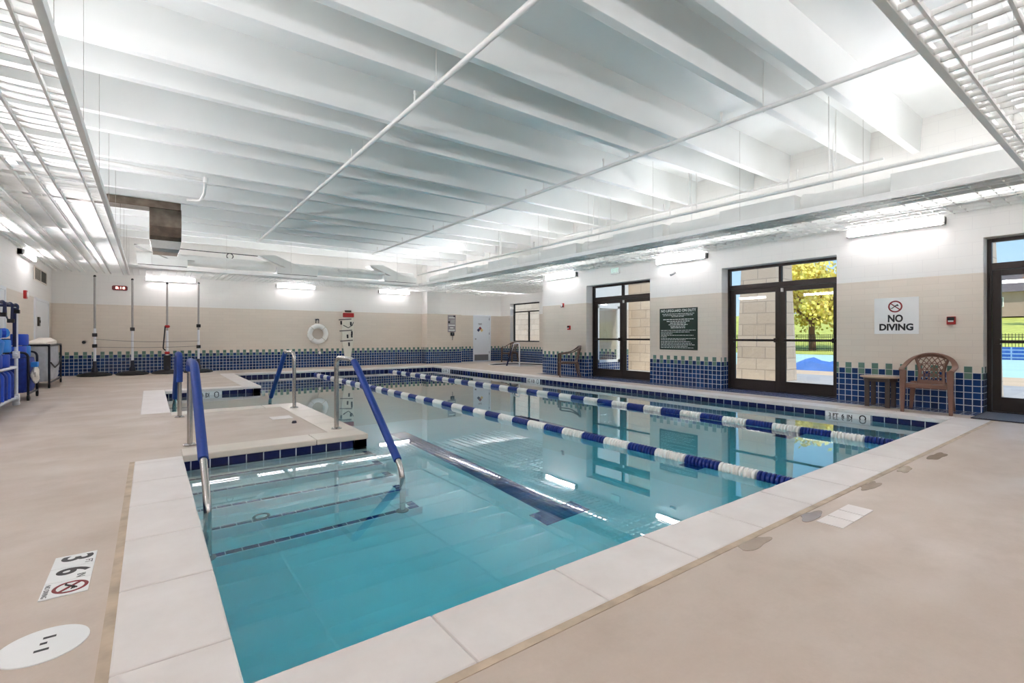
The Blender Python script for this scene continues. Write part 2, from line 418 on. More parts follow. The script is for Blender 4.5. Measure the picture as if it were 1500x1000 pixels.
for i in range(len(xs) - 1):
    for j in range(len(ys) - 1):
        cx, cy = (xs[i] + xs[i + 1]) / 2, (ys[j] + ys[j + 1]) / 2
        if in_pool(cx, cy): continue
        # coping cells are those within one coping width of the water
        probe = [(xs[i] + 0.01, ys[j] + 0.01), (xs[i + 1] - 0.01, ys[j + 1] - 0.01), (xs[i] + 0.01, ys[j + 1] - 0.01), (xs[i + 1] - 0.01, ys[j] + 0.01)]
        if all(near_pool(*q) for q in probe) and min(xs[i + 1] - xs[i], ys[j + 1] - ys[j]) < 0.36: continue
        fl.box(xs[i], ys[j], -0.12, xs[i + 1], ys[j + 1], 0.0)
# alcove floor with the round hole of the hot tub
HC, HR = (11.85, 15.55), 1.2
fl.box(XR, YA, -0.12, XA, 14.2, 0); fl.box(XR, 16.9, -0.12, XA, YB, 0); fl.box(XR, 14.2, -0.12, 10.55, 16.9, 0)
N = 64; inner = []; outer = []; rect = (10.55, XA, 14.2, 16.9)
for k in range(N):
    a = 2 * PI * k / N; ca, sa = math.cos(a), math.sin(a); inner.append((HC[0] + HR * ca, HC[1] + HR * sa))
    t = min(((rect[1] - HC[0]) if ca > 0 else (HC[0] - rect[0])) / max(abs(ca), 1e-6), 1.35 / max(abs(sa), 1e-6)); outer.append((HC[0] + t * ca, HC[1] + t * sa))
for qx in rect[:2]:
    for qy in rect[2:]:
        k = min(range(N), key=lambda i: (outer[i][0] - qx) ** 2 + (outer[i][1] - qy) ** 2); outer[k] = (qx, qy)
vs = [(x, y, 0) for x, y in inner] + [(x, y, 0) for x, y in outer]
fl.add(vs, [(k, k + N, (k + 1) % N + N, (k + 1) % N) for k in range(N)])
# floor of the door recesses
for y0, y1 in ((3.51, 5.67), (7.52, 9.67), (-0.53, 1.62)): fl.box(XR, y0, -0.12, XR + RT + 0.1, y1, -0.002)
struct('floor', fl, 'concrete')

# coping stones
cop = sroot('pool_coping')
def coprow(x0, y0, x1, y1, axis, pitch=0.65, m='coping', off=0.0):
    a0, a1 = (x0, x1) if axis == 0 else (y0, y1); cuts = [a0]; t = a0 + (off or pitch)
    while t < a1 - 0.12: cuts.append(t); t += pitch
    cuts.append(a1)
    for p, q in zip(cuts, cuts[1:]):
        b = MB(); p += 0.002; q -= 0.002
        if axis == 0: b.box(p, y0, -0.055, q, y1, 0.006)
        else: b.box(x0, p, -0.055, x1, q, 0.006)
        b.build('coping_stone', m, cop, bevel=0.009)
coprow(-0.11, 1.41, 0.245, 5.5, 1, 0.66)
coprow(0.245, 1.41, 8.94, 1.765, 0, 0.655, off=0.66)
coprow(8.585, 1.765, 8.94, 16.94, 1, 0.66)
coprow(1.66, 16.585, 8.585, 16.94, 0, 0.66)
coprow(1.66, 12.2, 2.015, 16.585, 1, 0.66)
coprow(0.245, 12.185, 1.66, 12.54, 0, 0.66)
coprow(-0.11, 8.75, 0.245, 12.54, 1, 1.9)
coprow(0.245, 5.485, 2.015, 5.84, 0, 1.2, 'coping_beige')
coprow(1.66, 5.84, 2.015, 8.41, 1, 0.65, 'coping_beige')
coprow(0.245, 8.41, 2.015, 8.765, 0, 1.2, 'coping_beige')
jb = MB(); jb.box(-0.11, 5.5, -0.1, 0.245, 5.84, 0.002); jb.box(-0.11, 8.41, -0.1, 0.245, 8.75, 0.002)
jb.build('corner_fill', 'concrete', cop)
tb = MB(); tb.box(-0.145, 1.375, -0.04, -0.108, 5.5, 0.003); tb.box(-0.108, 1.375, -0.04, 8.98, 1.412, 0.003); tb.box(8.938, 1.412, -0.04, 8.955, 16.9, 0.002)
struct('trim_1', tb, 'sealant')
tb = MB(); tb.box(9.32, 1.62, -0.04, XR + 0.01, YA - 0.2, 0.004)
for y0, y1 in ((3.51, 5.67), (7.52, 9.67), (-0.53, 1.62)): tb.box(XR, y0, -0.04, XR + RT, y1, 0.004)
struct('trim_2', tb, 'floor_tile')

# basin
bas = sroot('pool_basin'); bb = MB(); n = len(POOL)
for i in range(n):
    (x0, y0), (x1, y1) = POOL[i], POOL[(i + 1) % n]
    if abs(x0 - x1) < 1e-6:
        o = 0.16 if y1 > y0 else -0.16
        bb.box(x0, min(y0, y1) - (0 if i in (7,) else 0.0), -1.35, x0 + o, max(y0, y1), -0.045)
    else:
        o = -0.16 if x1 > x0 else 0.16
        bb.box(min(x0, x1), y0, -1.35, max(x0, x1), y0 + o, -0.045)
bb.build('basin_wall', 'basin', bas)
bf = MB(); bf.box(0.07, 1.6, -1.4, 8.76, 16.76, -1.15); bf.build('basin_floor', 'plaster', bas)
TR = [(5.2, -0.28), (4.92, -0.46), (4.64, -0.64), (4.36, -0.82), (4.06, -1.0)]
def stairs(f):
    st = MB(); top = f(5.5)
    for y, z in TR: st.box(0.23, f(y), -1.2, 2.0, top, z)
    st.build('pool_steps', 'plaster', bas, bevel=0.008)
    ts = MB()
    for y, z in TR:
        a, b = f(y + 0.012), f(y + 0.062); ts.box(0.23, a, z - 0.01, 1.97, b, z + 0.003)
        a, b = f(y + 0.062), f(y + 0.17); ts.box(1.90, a, z - 0.01, 1.97, b, z + 0.003)
    ts.build('step_edge_tile', 'step_tile', bas)
stairs(lambda y: y); stairs(lambda y: 8.75 + (5.5 - y))
for x in (3.02, 5.28, 7.55):
    lb = MB(); lb.box(x - 0.125, 3.46, -1.16, x + 0.125, 7.0, -1.146); lb.box(x - 0.26, 3.21, -1.16, x + 0.26, 3.46, -1.146)
    lb.build('lane_line', 'lane_tile', bas)
wallT = MB(); wallT.torus(0.055, 0.012, 20, 8, Matrix.Translation((0.72, 4.355, -0.72)) @ Matrix.Rotation(R(90), 4, 'X'))
wallT.build('return_fitting', 'grey', bas)
wp = [(x + (0.02 if x > 5 else -0.02 if x < 1 else -0.02), y + (0.02 if y > 16 or abs(y - 5.5) < .01 or abs(y - 12.2) < .01 else -0.02)) for x, y in POOL]
wm = MB().prism(wp, -1.2, -0.13)
tag(wm.build('pool_water', 'water', None, tri=True), 'clear turquoise water filling the L-shaped indoor swimming pool', 'water')['kind'] = 'stuff'

# depth tiles set in the waterline band
def band_marker(mtx, label):
    o = thing('depth_marker', label, 'depth marker', mtx.translation)
    L = mtx.copy(); L.translation = (0, 0, 0)
    MB().box(-0.3, -0.065, -0.004, 0.3, 0.065, 0.006, L).build('tile', 'sign_white', o)
    for q, (ch_, wd) in zip((-.24, -.16, -.06, .03), (('3', None), ('FT', None), ('6', None), ('IN', None))): text(ch_, 0.075, L @ Matrix.Translation((q, 0, 0.007)), 'ink', o, bold=.002)
    MB().torus(0.038, 0.008, 20, 6, L @ Matrix.Translation((0.2, 0, 0.006)) @ Matrix.Scale(0.3, 4, (0, 0, 1))).build('symbol', 'ink', o)
band_marker(face_right((8.6, 2.95, -0.11)), 'white waterline depth tile below the small round table')
band_marker(face_right((8.6, 10.6, -0.11)), 'white waterline depth tile on the right pool edge nearest the far brown chair')
band_marker(face_right((8.6, 15.6, -0.11)), 'white waterline depth tile on the right pool edge farthest from the camera')
band_marker(face_back((0.95, 12.2, -0.11)), 'white waterline depth tile in the small stair inlet beyond the platform')

# walls
def openwall(name, axis, c0, c1, a0, a1, z1, holes, mat='wall', z0=-0.05):
    b = MB(); t = a0
    def seg(p, q, u, v):
        if q - p < 1e-6 or v - u < 1e-6: return
        b.box(c0, p, u, c1, q, v) if axis == 0 else b.box(p, c0, u, q, c1, v)
    for h0, h1, u, v in sorted(holes):
        seg(t, h0, z0, z1); seg(h0, h1, z0, u); seg(h0, h1, v, z1); t = h1
    seg(t, a1, z0, z1)
    return struct(name, b, mat)
openwall('wall_right', 0, XR, XR + RT, YF - 0.3, YA, CEIL, [(3.51, 5.67, -0.05, 2.56), (7.52, 9.67, -0.05, 2.52), (-0.53, 1.62, -0.05, 2.56)])
openwall('wall_back', 1, YB, YB + 0.3, XL - 0.3, XA + 0.3, CEIL, [(11.6, 12.55, -0.05, 2.08)])
openwall('wall_left', 0, XL - 0.3, XL, YF - 0.3, YB, CEIL, [])
openwall('wall_front', 1, YF - 0.3, YF, XL, XR, CEIL, [])
openwall('wall_alcove_side', 0, XA, XA + 0.3, YA - 0.3, YB, CEIL, [(15.74, 17.8, 0.88, 2.59)])
openwall('wall_alcove_near', 1, YA - 0.3, YA, XR + RT, XA, CEIL, [(11.85, 12.95, 0.25, 2.15)])
pb = MB(); pb.box(9.1, YB - 0.45, 0, 10.72, YB + 0.01, CEIL); struct('wall_pilaster', pb, 'wall')

# ceiling: deck slab with paired concrete stems
ce = MB(); ce.box(XL - 0.3, YF - 0.3, CEIL, XR + RT, YB + 0.3, CEIL + 0.2); ce.box(XR + RT, YA - 0.3, CEIL, XA + 0.3, YB + 0.3, CEIL + 0.2); ceiling = struct('ceiling', ce, 'ceiling')
ZS = 4.02
for k in range(-2, 9):
    for y in (2.45 + 1.963 * k, 3.13 + 1.963 * k):
        if not (YF < y - 0.15 and y + 0.05 < YB): continue
        b = MB(); x0, x1 = XL, XR
        prof = [(y - 0.105, ZS), (y, ZS), (y + 0.03, CEIL + 0.01), (y - 0.135, CEIL + 0.01)]
        b.loft([[(x0, p, q) for p, q in prof], [(x1, p, q) for p, q in prof]], smooth=False)
        b.build('beam', 'ceiling', ceiling, bevel=0.006)

# ------------------------------------------------------------------ doors and windows
def glazed_door(name, y0, y1, top):
    r = sroot(name); X = XR + RT - 0.07; x0, x1 = X, X + 0.06; F = 0.05; H0, H1 = 2.1, 2.2; ym = (y0 + y1) / 2
    f = MB(); f.box(x0 - .02, y0, 0, x1, y0 + F, top); f.box(x0 - .02, y1 - F, 0, x1, y1, top); f.box(x0 - .02, y0 + F, top - F, x1, y1 - F, top)
    f.box(x0 - .02, y0 + F, H0, x1, y1 - F, H1); f.box(x0 - .02, ym - F / 2, H1, x1, ym + F / 2, top - F)
    f.box(x0 - .02, y0 + F, 0.004, x1, y1 - F, 0.02)
    f.build('frame', 'bronze', r, bevel=0.004)
    for a, b in ((y0 + F, ym - F / 2), (ym + F / 2, y1 - F)):
        MB().box(X + 0.026, a, H1, X + 0.034, b, top - F).build('transom_pane', 'glass', r)
    for k, (a, b) in enumerate(((y0 + F + .004, ym - .003), (ym + .003, y1 - F - .004))):
        st = 0.095; l = MB()
        l.box(x0, a, 0.022, x1 - .01, a + st, H0 - .004); l.box(x0, b - st, 0.022, x1 - .01, b, H0 - .004)
        l.box(x0, a + st, 0.022, x1 - .01, b - st, 0.23); l.box(x0, a + st, H0 - .09, x1 - .01, b - st, H0 - .004)
        leaf = l.build('door_leaf', 'bronze', r, bevel=0.003)
        MB().box(X + 0.02, a + st, 0.23, X + 0.028, b - st, H0 - .09).build('pane', 'glass', leaf)
        pbm = MB(); pbm.box(x0 - .055, a + .03, 1.02, x0 - .025, b - .03, 1.065)
        for q in (a + .05, b - .09): pbm.box(x0 - .06, q, 1.0, x0 + .005, q + .05, 1.085)
        pbm.build('push_bar', 'bronze', leaf, bevel=0.004)
        cl = MB().box(x0 - .03, ym + (-.06 if k == 0 else .02), H0 - .1, x0, ym + (-.02 if k == 0 else .06), H0 - .03)
        if k == 0: cl.build('door_contact', 'white', leaf)
    return r
glazed_door('door_1', -0.53, 1.62, 2.56); glazed_door('door_2', 3.51, 5.67, 2.56); glazed_door('door_3', 7.52, 9.67, 2.52)
# white steel door at the back
d = sroot('door_4')
f = MB(); f.box(11.6, YB - .01, 0, 11.65, YB + .12, 2.08); f.box(12.5, YB - .01, 0, 12.55, YB + .12, 2.08); f.box(11.65, YB - .01, 2.03, 12.5, YB + .12, 2.08)
f.build('frame', 'door_white', d)
leaf = MB().box(11.655, YB + .05, 0.012, 12.495, YB + .095, 2.025).build('door_leaf', 'door_white', d)
for z in (0.35, 1.2, 1.85): MB().cyl((12.5, YB + .045, z), (12.5, YB + .045, z + .1), 0.012).build('hinge', 'dark_metal', leaf)
MB().box(11.7, YB + .046, 0.03, 12.45, YB + .052, 0.3).build('kick_plate', 'grey', leaf)
kn = MB(); kn.lathe([(0.02, 0), (0.02, .03), (.032, .04), (.03, .07), (0.0, .075)], 14, Matrix.Translation((11.73, YB + .05, 1.0)) @ Matrix.Rotation(R(90), 4, 'X')); kn.build('knob', 'steel', leaf)
# plain white double door and a narrow white door on the left wall
for nm, y0, y1 in (('door_5', 15.95, 17.95), ('door_6', 12.0, 13.05)):
    d = sroot(nm); f = MB(); f.box(XL - .01, y0, 0, XL + .03, y0 + .06, 2.05); f.box(XL - .01, y1 - .06, 0, XL + .03, y1, 2.05); f.box(XL - .01, y0 + .06, 1.99, XL + .03, y1 - .06, 2.05)
    f.build('frame', 'door_white', d); MB().box(XL - .01, y0 + .06, 0.01, XL + .015, y1 - .06, 1.99).build('door_leaf', 'door_white', d)
# alcove windows
w = sroot('window_1'); f = MB(); y0, y1, z0, z1 = 15.74, 17.8, 0.88, 2.59; xa = XA + 0.2
for q in ((y0, y0 + .05, z0, z1), (y1 - .05, y1, z0, z1), (y0, y1, z0, z0 + .05), (y0, y1, z1 - .05, z1), (y0, y1, 2.19, 2.24), (16.68, 16.74, z0, 2.2)):
    f.box(xa, q[0], q[2], xa + .06, q[1], q[3])
f.build('frame', 'bronze', w)
MB().box(xa + .02, y0, z0, xa + .03, y1, 2.2).build('pane', 'glass', w); MB().box(xa + .02, y0, 2.2, xa + .03, y1, z1).build('transom_pane', 'glass', w)
w = sroot('window_2'); f = MB(); x0, x1, z0, z1 = 11.85, 12.95, 0.25, 2.15
for q in ((x0, x0 + .09, z0, z1), (x1 - .09, x1, z0, z1), (x0, x1, z0, z0 + .09), (x0, x1, z1 - .09, z1)): f.box(q[0], YA - .3, q[2], q[1], YA - .22, q[3])
f.build('frame', 'white', w); MB().box(x0, YA - .27, z0, x1, YA - .26, z1).build('pane', 'glass', w)

# ------------------------------------------------------------------ open grid ceiling strips
ZG = 2.95
def strip(name, label, x0, x1, y0, y1, along, edge, bars, rh=.04):
    """along: axis the strip runs; bars: offsets across it for the long runners; edge: coordinate of the edge channel"""
    o = thing(name, label, 'ceiling grid', ((x0 + x1) / 2, (y0 + y1) / 2, ZG)); ox, oy = o.location.x, o.location.y
    def bx(b, ax0, ax1, c0, c1, u, v):   # along range, cross range
        if along == 1: b.box(c0 - ox, ax0 - oy, u - ZG, c1 - ox, ax1 - oy, v - ZG)
        else: b.box(ax0 - ox, c0 - oy, u - ZG, ax1 - ox, c1 - oy, v - ZG)
    A0, A1 = (y0, y1) if along == 1 else (x0, x1); C0, C1 = (x0, x1) if along == 1 else (y0, y1)
    if edge is not None:
        e = MB(); s = -1 if edge == C1 else 1
        bx(e, A0, A1, min(edge, edge + s * .05), max(edge, edge + s * .05), ZG, ZG + .085); e.build('edge_channel', 'white', o, bevel=0.004)
        hw = MB(); t = A0 + 0.5
        while t < A1:
            p = edge + s * .025
            q = ((p - ox, t - oy) if along == 1 else (t - ox, p - oy)); hw.cyl((q[0], q[1], .08), (q[0], q[1], CEIL - ZG), 0.0022, 5); t += 1.75
        hw.build('hanger_wires', 'steel', o)
    for c_ in bars:
        rb = MB(); bx(rb, A0, A1, c_ - .009, c_ + .009, ZG, ZG + rh); rb.build('runner', 'white', o)
    sl_ = MB(); t = A0 + 0.06; k = 0; rr = random.Random(name)
    while t < A1 - 0.02:
        bx(sl_, t, t + .011, C0 + .01, C1 - .01, ZG + .012, ZG + .047); t += rr.choice((0.15, 0.15, 0.155, 0.30, 0.15, 0.21)); k += 1
    sl_.build('louvre_slats', 'white', o)
    return o
strip('open_grid_ceiling', 'white open grid ceiling strip hung along the left wall above the carts', XL + .01, -0.47, YF + .02, YB - .02, 1, -0.47, [-0.63, -0.92, -1.06, -1.23, -1.48, -1.6, -1.78, -1.98, -2.1])
strip('open_grid_ceiling', 'white open grid ceiling strip crossing the top right corner near the camera', -0.46, 7.86, YF + .02, 0.97, 0, 0.97, [0.83, 0.52, 0.36, 0.1, -0.2, -0.5, -0.8, -1.1])
strip('open_grid_ceiling', 'white open grid ceiling strip along the right wall above the glazed doors', 7.87, XR - .01, YF + .02, YB - .02, 1, 7.87, [8.03, 8.2, 8.42, 8.62, 8.8, 8.95, 9.1, 9.35, 9.6], .06)
strip('open_grid_ceiling', 'white open grid ceiling strip along the back wall above the poles and life ring', -0.46, 7.86, 16.3, YB - .02, 0, 16.3, [16.5, 16.8, 17.0, 17.3, 17.5, 17.8, 18.1, 18.3])
strip('open_grid_ceiling', 'white open grid ceiling panel over the hot tub alcove', XR + .01, XA - .01, YA + .02, YB - .02, 1, None, [10.0, 10.3, 10.6, 10.8, 11.1, 11.4, 11.7, 12.0, 12.2, 12.5, 12.8])

# ------------------------------------------------------------------ lamps
def wall_light(loc, rz, label, L=1.3, group='fluorescent wall fixtures'):
    """local +Y points out of the wall"""
    o = thing('wall_light', label, 'wall light', loc, rz, group)
    h = MB(); h.box(-L / 2, 0.0, -.055, L / 2, .085, .065); h.build('housing', 'white', o, bevel=.004)
    d = MB(); prof = [(.084, -.05), (.095, -.05), (.112, -.034), (.112, .036), (.1, .055), (.084, .055)]
    d.loft([[(-L / 2 + .03, p, q) for p, q in prof], [(L / 2 - .03, p, q) for p, q in prof]], smooth=False); d.build('diffuser', 'tube', o)
    for s in (-1, 1):
        x = s * (L / 2 - .015); MB().box(x - .015, .0, -.055, x + .015, .12, .06).build('end_cap', 'white', o, bevel=.004)
    return o
ZL = 2.875
RW, BW, LW, FW = R(90), R(180), R(-90), 0
wall_light((XR, 2.68, ZL), RW, 'lit fluorescent fixture high on the right wall above the NO DIVING sign')
wall_light((XR, 6.63, ZL), RW, 'lit fluorescent fixture high on the right wall above the dark green sign')
wall_light((XR, 10.65, ZL), RW, 'lit fluorescent fixture high on the right wall above the far brown chair')
wall_light((0.53, YB, ZL), BW, 'lit fluorescent fixture on the back wall above the two right poles')
wall_light((4.17, YB, ZL), BW, 'lit fluorescent fixture on the back wall up and left of the life ring')
wall_light((7.85, YB, ZL), BW, 'lit fluorescent fixture on the back wall right of the rescue board')
wall_light((XL, 14.8, ZL), LW, 'lit fluorescent fixture on the left wall beside the dark vent grille')
for y, t in ((0.4, 'beside the camera'), (3.2, 'just ahead of the camera on the left'), (6.0, 'level with the platform'), (8.6, 'nearer the camera than the cart rack'), (11.4, 'above the cart rack')):
    wall_light((XL, y, ZL), LW, 'added unseen fluorescent fixture on the left wall ' + t)  # out of view, added to light the near left side
for x, t in ((2.0, 'behind the camera'), (6.5, 'facing the lanes')):
    wall_light((x, YF, ZL), FW, 'added unseen fluorescent fixture on the front wall ' + t)  # extra fixtures behind the view, added for more light
def added_strip_lamp(loc, rz, label, L=2.4, m='added_lamp'):
    """trough lamp added on top of the grid to brighten the room; local +Y points to the middle of the room"""
    o = thing('added_strip_lamp', label, 'lamp', loc, rz)
    h = MB(); h.box(-L / 2, -.07, 0, L / 2, -.03, .15); h.box(-L / 2, -.03, 0, L / 2, .115, .02); h.box(-L / 2, -.03, .13, L / 2, .03, .15); h.build('housing', 'white', o)
    MB().box(-L / 2 + .02, -.03, .02, L / 2 - .02, .012, .13).build('diffuser', m, o)
    return o
for y, t in ((1.0, 'beside the camera'), (5.2, 'nearer the camera than the cart rack'), (9.6, 'over the cart rack'), (14.0, 'toward the back wall')):
    added_strip_lamp((-1.3, y, 3.04), R(-90), 'added strip lamp lying above the left grid ceiling ' + t, 3.4)
for y, t in ((1.6, 'above the NO DIVING sign'), (5.6, 'above the green sign'), (9.8, 'above the far chair'), (14.4, 'by the alcove')):
    added_strip_lamp((9.0, y, 3.04), R(90), 'added strip lamp lying above the right grid ceiling ' + t, 3.2, 'added_lamp_bright' if y > 12 else 'added_lamp')
for x, t in ((1.6, 'on the left'), (5.8, 'on the right')):
    added_strip_lamp((x, -.4, 3.04), 0, 'added strip lamp lying above the near grid ceiling ' + t, 3.6, 'added_lamp_dim')
for x, t in ((1.2, 'behind the poles'), (3.9, 'above the ring buoy'), (6.6, 'above the rescue board')):
    added_strip_lamp((x, 17.6, 3.04), R(180), 'added strip lamp lying above the back grid ceiling ' + t, 2.2, 'added_lamp_dim')
added_strip_lamp((11.5, 12.0, 3.04), 0, 'added strip lamp lying above the alcove grid ceiling near the doors', 2.2)
added_strip_lamp((11.5, 16.4, 3.04), 0, 'added strip lamp lying above the alcove grid ceiling near the white door', 2.2)

# ------------------------------------------------------------------ pipes and ducts
def pipe_run(name, label, x, y0, y1, z, r, drops):
    o = thing(name, label, 'pipe', (x, (y0 + y1) / 2, z)); oy = o.location.y
    MB().tube([(0, y0 - oy, 0), (0, y1 - oy, 0)], r, 12).build('pipe', 'pipe', o)
    for y in drops:
        h = MB(); h.cyl((0, y - oy, 0), (0, y - oy, CEIL - z), 0.008, 6); h.torus(r + .004, .005, 14, 6, Matrix.Translation((0, y - oy, 0)) @ Matrix.Rotation(R(90), 4, 'X')); h.build('hanger', 'pipe', o)
    for y in drops:
        yy = y + .55 - oy; s = MB(); s.cyl((0, yy, 0), (0, yy, .12), .013, 8); s.cyl((0, yy, .12), (0, yy, .16), .02, 8); s.build('sprinkler', 'pipe', o)
    return o
pipe_run('sprinkler_pipe', 'white sprinkler pipe running under the beams left of centre over the stairs', 2.58, 0.98, 16.2, 3.93, 0.03, [2.0, 4.9, 7.2, 9.2, 11.3, 13.2, 15.3])
pipe_run('sprinkler_pipe', 'white sprinkler pipe running under the beams over the right lanes', 6.1, 0.98, 16.2, 3.93, 0.03, [3.0, 5.1, 7.2, 9.2, 11.2, 13.2, 15.2])
pipe_run('sprinkler_pipe', 'white pipe running just above the right duct', 7.78, 0.9, 16.2, 3.34, 0.026, [2.9, 5.0, 7.0, 9.0, 11.0, 13.0])
pipe_run('sprinkler_pipe', 'thin white pipe high behind the right duct near the clerestory', 8.3, 2.4, 9.0, 3.62, 0.02, [3.0, 5.5, 8.0])
# right air duct with slot boxes
o = thing('air_duct', 'white round air duct with slot boxes along the right grid ceiling', 'air duct', (8.3, 8.2, 3.16)); oy = 8.2
MB().tube([(0, 0.3 - oy, 0), (0, 16.0 - oy, 0)], 0.17, 20).build('round_duct', 'duct', o)
for y0, y1 in ((0.9, 2.22), (3.42, 4.65), (5.81, 7.07), (8.19, 9.46), (10.68, 11.85), (13.0, 14.2)):
    b = MB(); b.box(-.38, y0 - oy, -.145, .2, y1 - oy, .125); bx_ = b.build('slot_box', 'duct', o, bevel=.006)
    MB().box(-.386, y0 - oy + .02, -.15, -.34, y1 - oy - .01, -.128).build('slot', 'black', bx_)
    cn = MB(); cn.lathe([(.20, 0), (.19, .06), (.172, .16)], 20, Matrix.Translation((0, y0 - oy, 0)) @ Matrix.Rotation(R(90), 4, 'X')); cn.build('collar', 'duct', o)
    hh = MB()
    for yy in (y0 - .4,): hh.cyl((-.05, yy - oy, .16), (-.05, yy - oy, CEIL - 3.16), .006, 6)
    hh.build('hanger', 'pipe', o)
# back air duct
o = thing('air_duct', 'white air duct with boxes hung along the back wall', 'air duct', (3.9, 16.75, 3.29)); ox = 3.9
MB().tube([(-0.3 - ox, 0, 0), (7.82 - ox, 0, 0)], 0.16, 18).build('round_duct', 'duct', o)
for x0, x1 in ((-0.28, 0.85), (3.15, 4.35), (6.6, 7.82)):
    b = MB(); b.box(x0 - ox, -.35, -.24, x1 - ox, .2, -.03); bq = b.build('slot_box', 'duct', o, bevel=.006)
    MB().box(x0 - ox + .02, -.356, -.243, x1 - ox - .02, -.32, -.228).build('slot', 'black', bq)
    xm = x0 + (.55 if x0 > 0 else 1.0) - ox; wd = MB()
    wd.loft([[(xm - .3, -.34, -.03), (xm + .3, -.34, -.03), (xm + .3, .16, -.03), (xm - .3, .16, -.03)],
             [(xm - 1.05, -.3, .28), (xm - .6, -.3, .34), (xm - .6, .16, .34), (xm - 1.05, .16, .28)]], smooth=False)
    wd.build('branch', 'duct', o)
MB().tube([(5.0 - ox, -.35, .02), (6.6 - ox, -.35, .02)], .05, 10).build('conduit', 'pipe', o)
# dark galvanised duct
o = thing('metal_duct', 'bare dark metal duct elbow dropping from the ceiling at upper left', 'air duct', (0.25, 13.0, 3.4))
z0 = 3.4
b = MB(); b.box(-1.6, -.22, 3.84 - z0, .29, .22, 4.0 - z0); b.build('branch', 'foil', o, bevel=.01)
b = MB(); prof = []
sec = lambda y0, y1, z: [(-.26, y0, z), (.3, y0, z), (.3, y1, z), (-.26, y1, z)]
b.loft([sec(-.2, .2, 3.86 - z0), sec(-.26, .16, 3.7 - z0), sec(-.28, .14, 3.45 - z0), sec(-.24, .18, 3.25 - z0), sec(-.2, .22, 3.17 - z0)], smooth=False); b.build('drop', 'foil', o, bevel=.006)
b = MB(); b.loft([sec(-.2, .22, 3.17 - z0), [(-.22, -.24, 2.99 - z0), (.27, -.24, 2.99 - z0), (.27, .2, 2.99 - z0), (-.22, .2, 2.99 - z0)], [(-.2, -.2, 2.92 - z0), (.24, -.2, 2.92 - z0), (.24, .2, 2.9 - z0), (-.2, .2, 2.9 - z0)]], smooth=False); b.build('outlet', 'steel', o, bevel=.004)
o = thing('drain_pipe', 'white pipe with two elbows under the beams above the dark metal duct', 'pipe', (0.3, 10.3, 3.92))
MB().tube(fillet([(-2.4, -.25, 0), (.5, 0, 0), (.55, .9, -.02), (.52, 1.4, -.05), (.3, 1.5, -.05)], .12), .028, 10).build('pipe', 'pipe', o)
MB().lathe([(.04, -.05), (.045, 0), (.04, .05)], 12, Matrix.Translation((.5, 0, 0))).build('elbow_fitting', 'white', o)
# overhead conduit with a coil on the back wall
o = thing('cable_coil', 'small dark cable coil hanging at the top of the back wall', 'cable', (1.95, 17.0, 3.55))
MB().torus(.085, .013, 20, 8, Matrix.Rotation(R(90), 4, 'X')).build('coil', 'black', o)
MB().tube([(-2.3, .0, .11), (-.6, 0, .08), (0, 0, .085), (1.2, 0, .07)], .012, 6).build('run', 'black', o)

# ------------------------------------------------------------------ stair handrails
def handrail(x, y, d, label, sleeve, zend):
    """d = -1 leads down toward the camera, +1 away"""
    o = thing('handrail', label, 'handrail', (x, y, 0.0))
    rt = .026
    raw = [(0, 0, 0.0), (0, 0, .865), (0, d * .62, .865), (0, d * 1.92, -.08), (0, d * 1.92, zend)]
    path = fillet(raw, .13, 7); MB().tube(path, rt, 12).build('rail', 'steel', o)
    P = [Vector(p) for p in path]
    seg = [p for p in P]
    # resample the path by length for the foam sleeve
    def cut(a, b):
        out = []; acc = 0.0
        for p, q in zip(seg, seg[1:]):
            L = (q - p).length; m = max(1, int(L / .03))
            for k in range(m):
                s_ = acc + L * k / m
                if a <= s_ <= b: out.append(p.lerp(q, k / m))
            acc += L
        return out
    tot = sum((q - p).length for p, q in zip(seg, seg[1:]))
    a, b = sleeve; MB().tube(cut(a, b), .037, 14).build('foam_sleeve', 'sleeve', o)
    fl_ = MB(); fl_.lathe([(.062, .004), (.062, .012), (.05, .02), (.03, .026)], 20); fl_.build('base_flange', 'steel', o)
    f2 = MB(); f2.lathe([(.055, 0), (.055, .012), (.03, .02)], 18, Matrix.Translation((0, d * 1.92, zend))); f2.build('foot_flange', 'grey', o)
    return o
handrail(0.33, 6.0, -1, 'steel stair handrail at near left, blue foam covering its whole top bend', (0.74, 2.62), -1.0)
handrail(1.81, 6.0, -1, 'steel stair handrail at near right of the platform with bare top bend', (1.42, 2.92), -1.0)
handrail(1.81, 8.15, 1, 'steel handrail at the far right corner of the platform', (1.42, 2.92), -1.0)
handrail(0.33, 8.15, 1, 'steel handrail at the far left of the platform, blue foam partway down its post', (0.46, 2.75), -1.0)
o = thing('handrail', 'slim handrail with dark sleeve rising beside the hot tub', 'handrail', (10.95, 14.3, 0))
MB().tube(fillet([(0, 0, 0), (0, 0, .86), (.12, .5, .86), (.28, 1.25, -.15)], .1), .024, 10).build('rail', 'pvc', o)
MB().tube([(.13, .56, .8), (.26, 1.17, -.05)], .032, 10).build('foam_sleeve', 'navy', o)

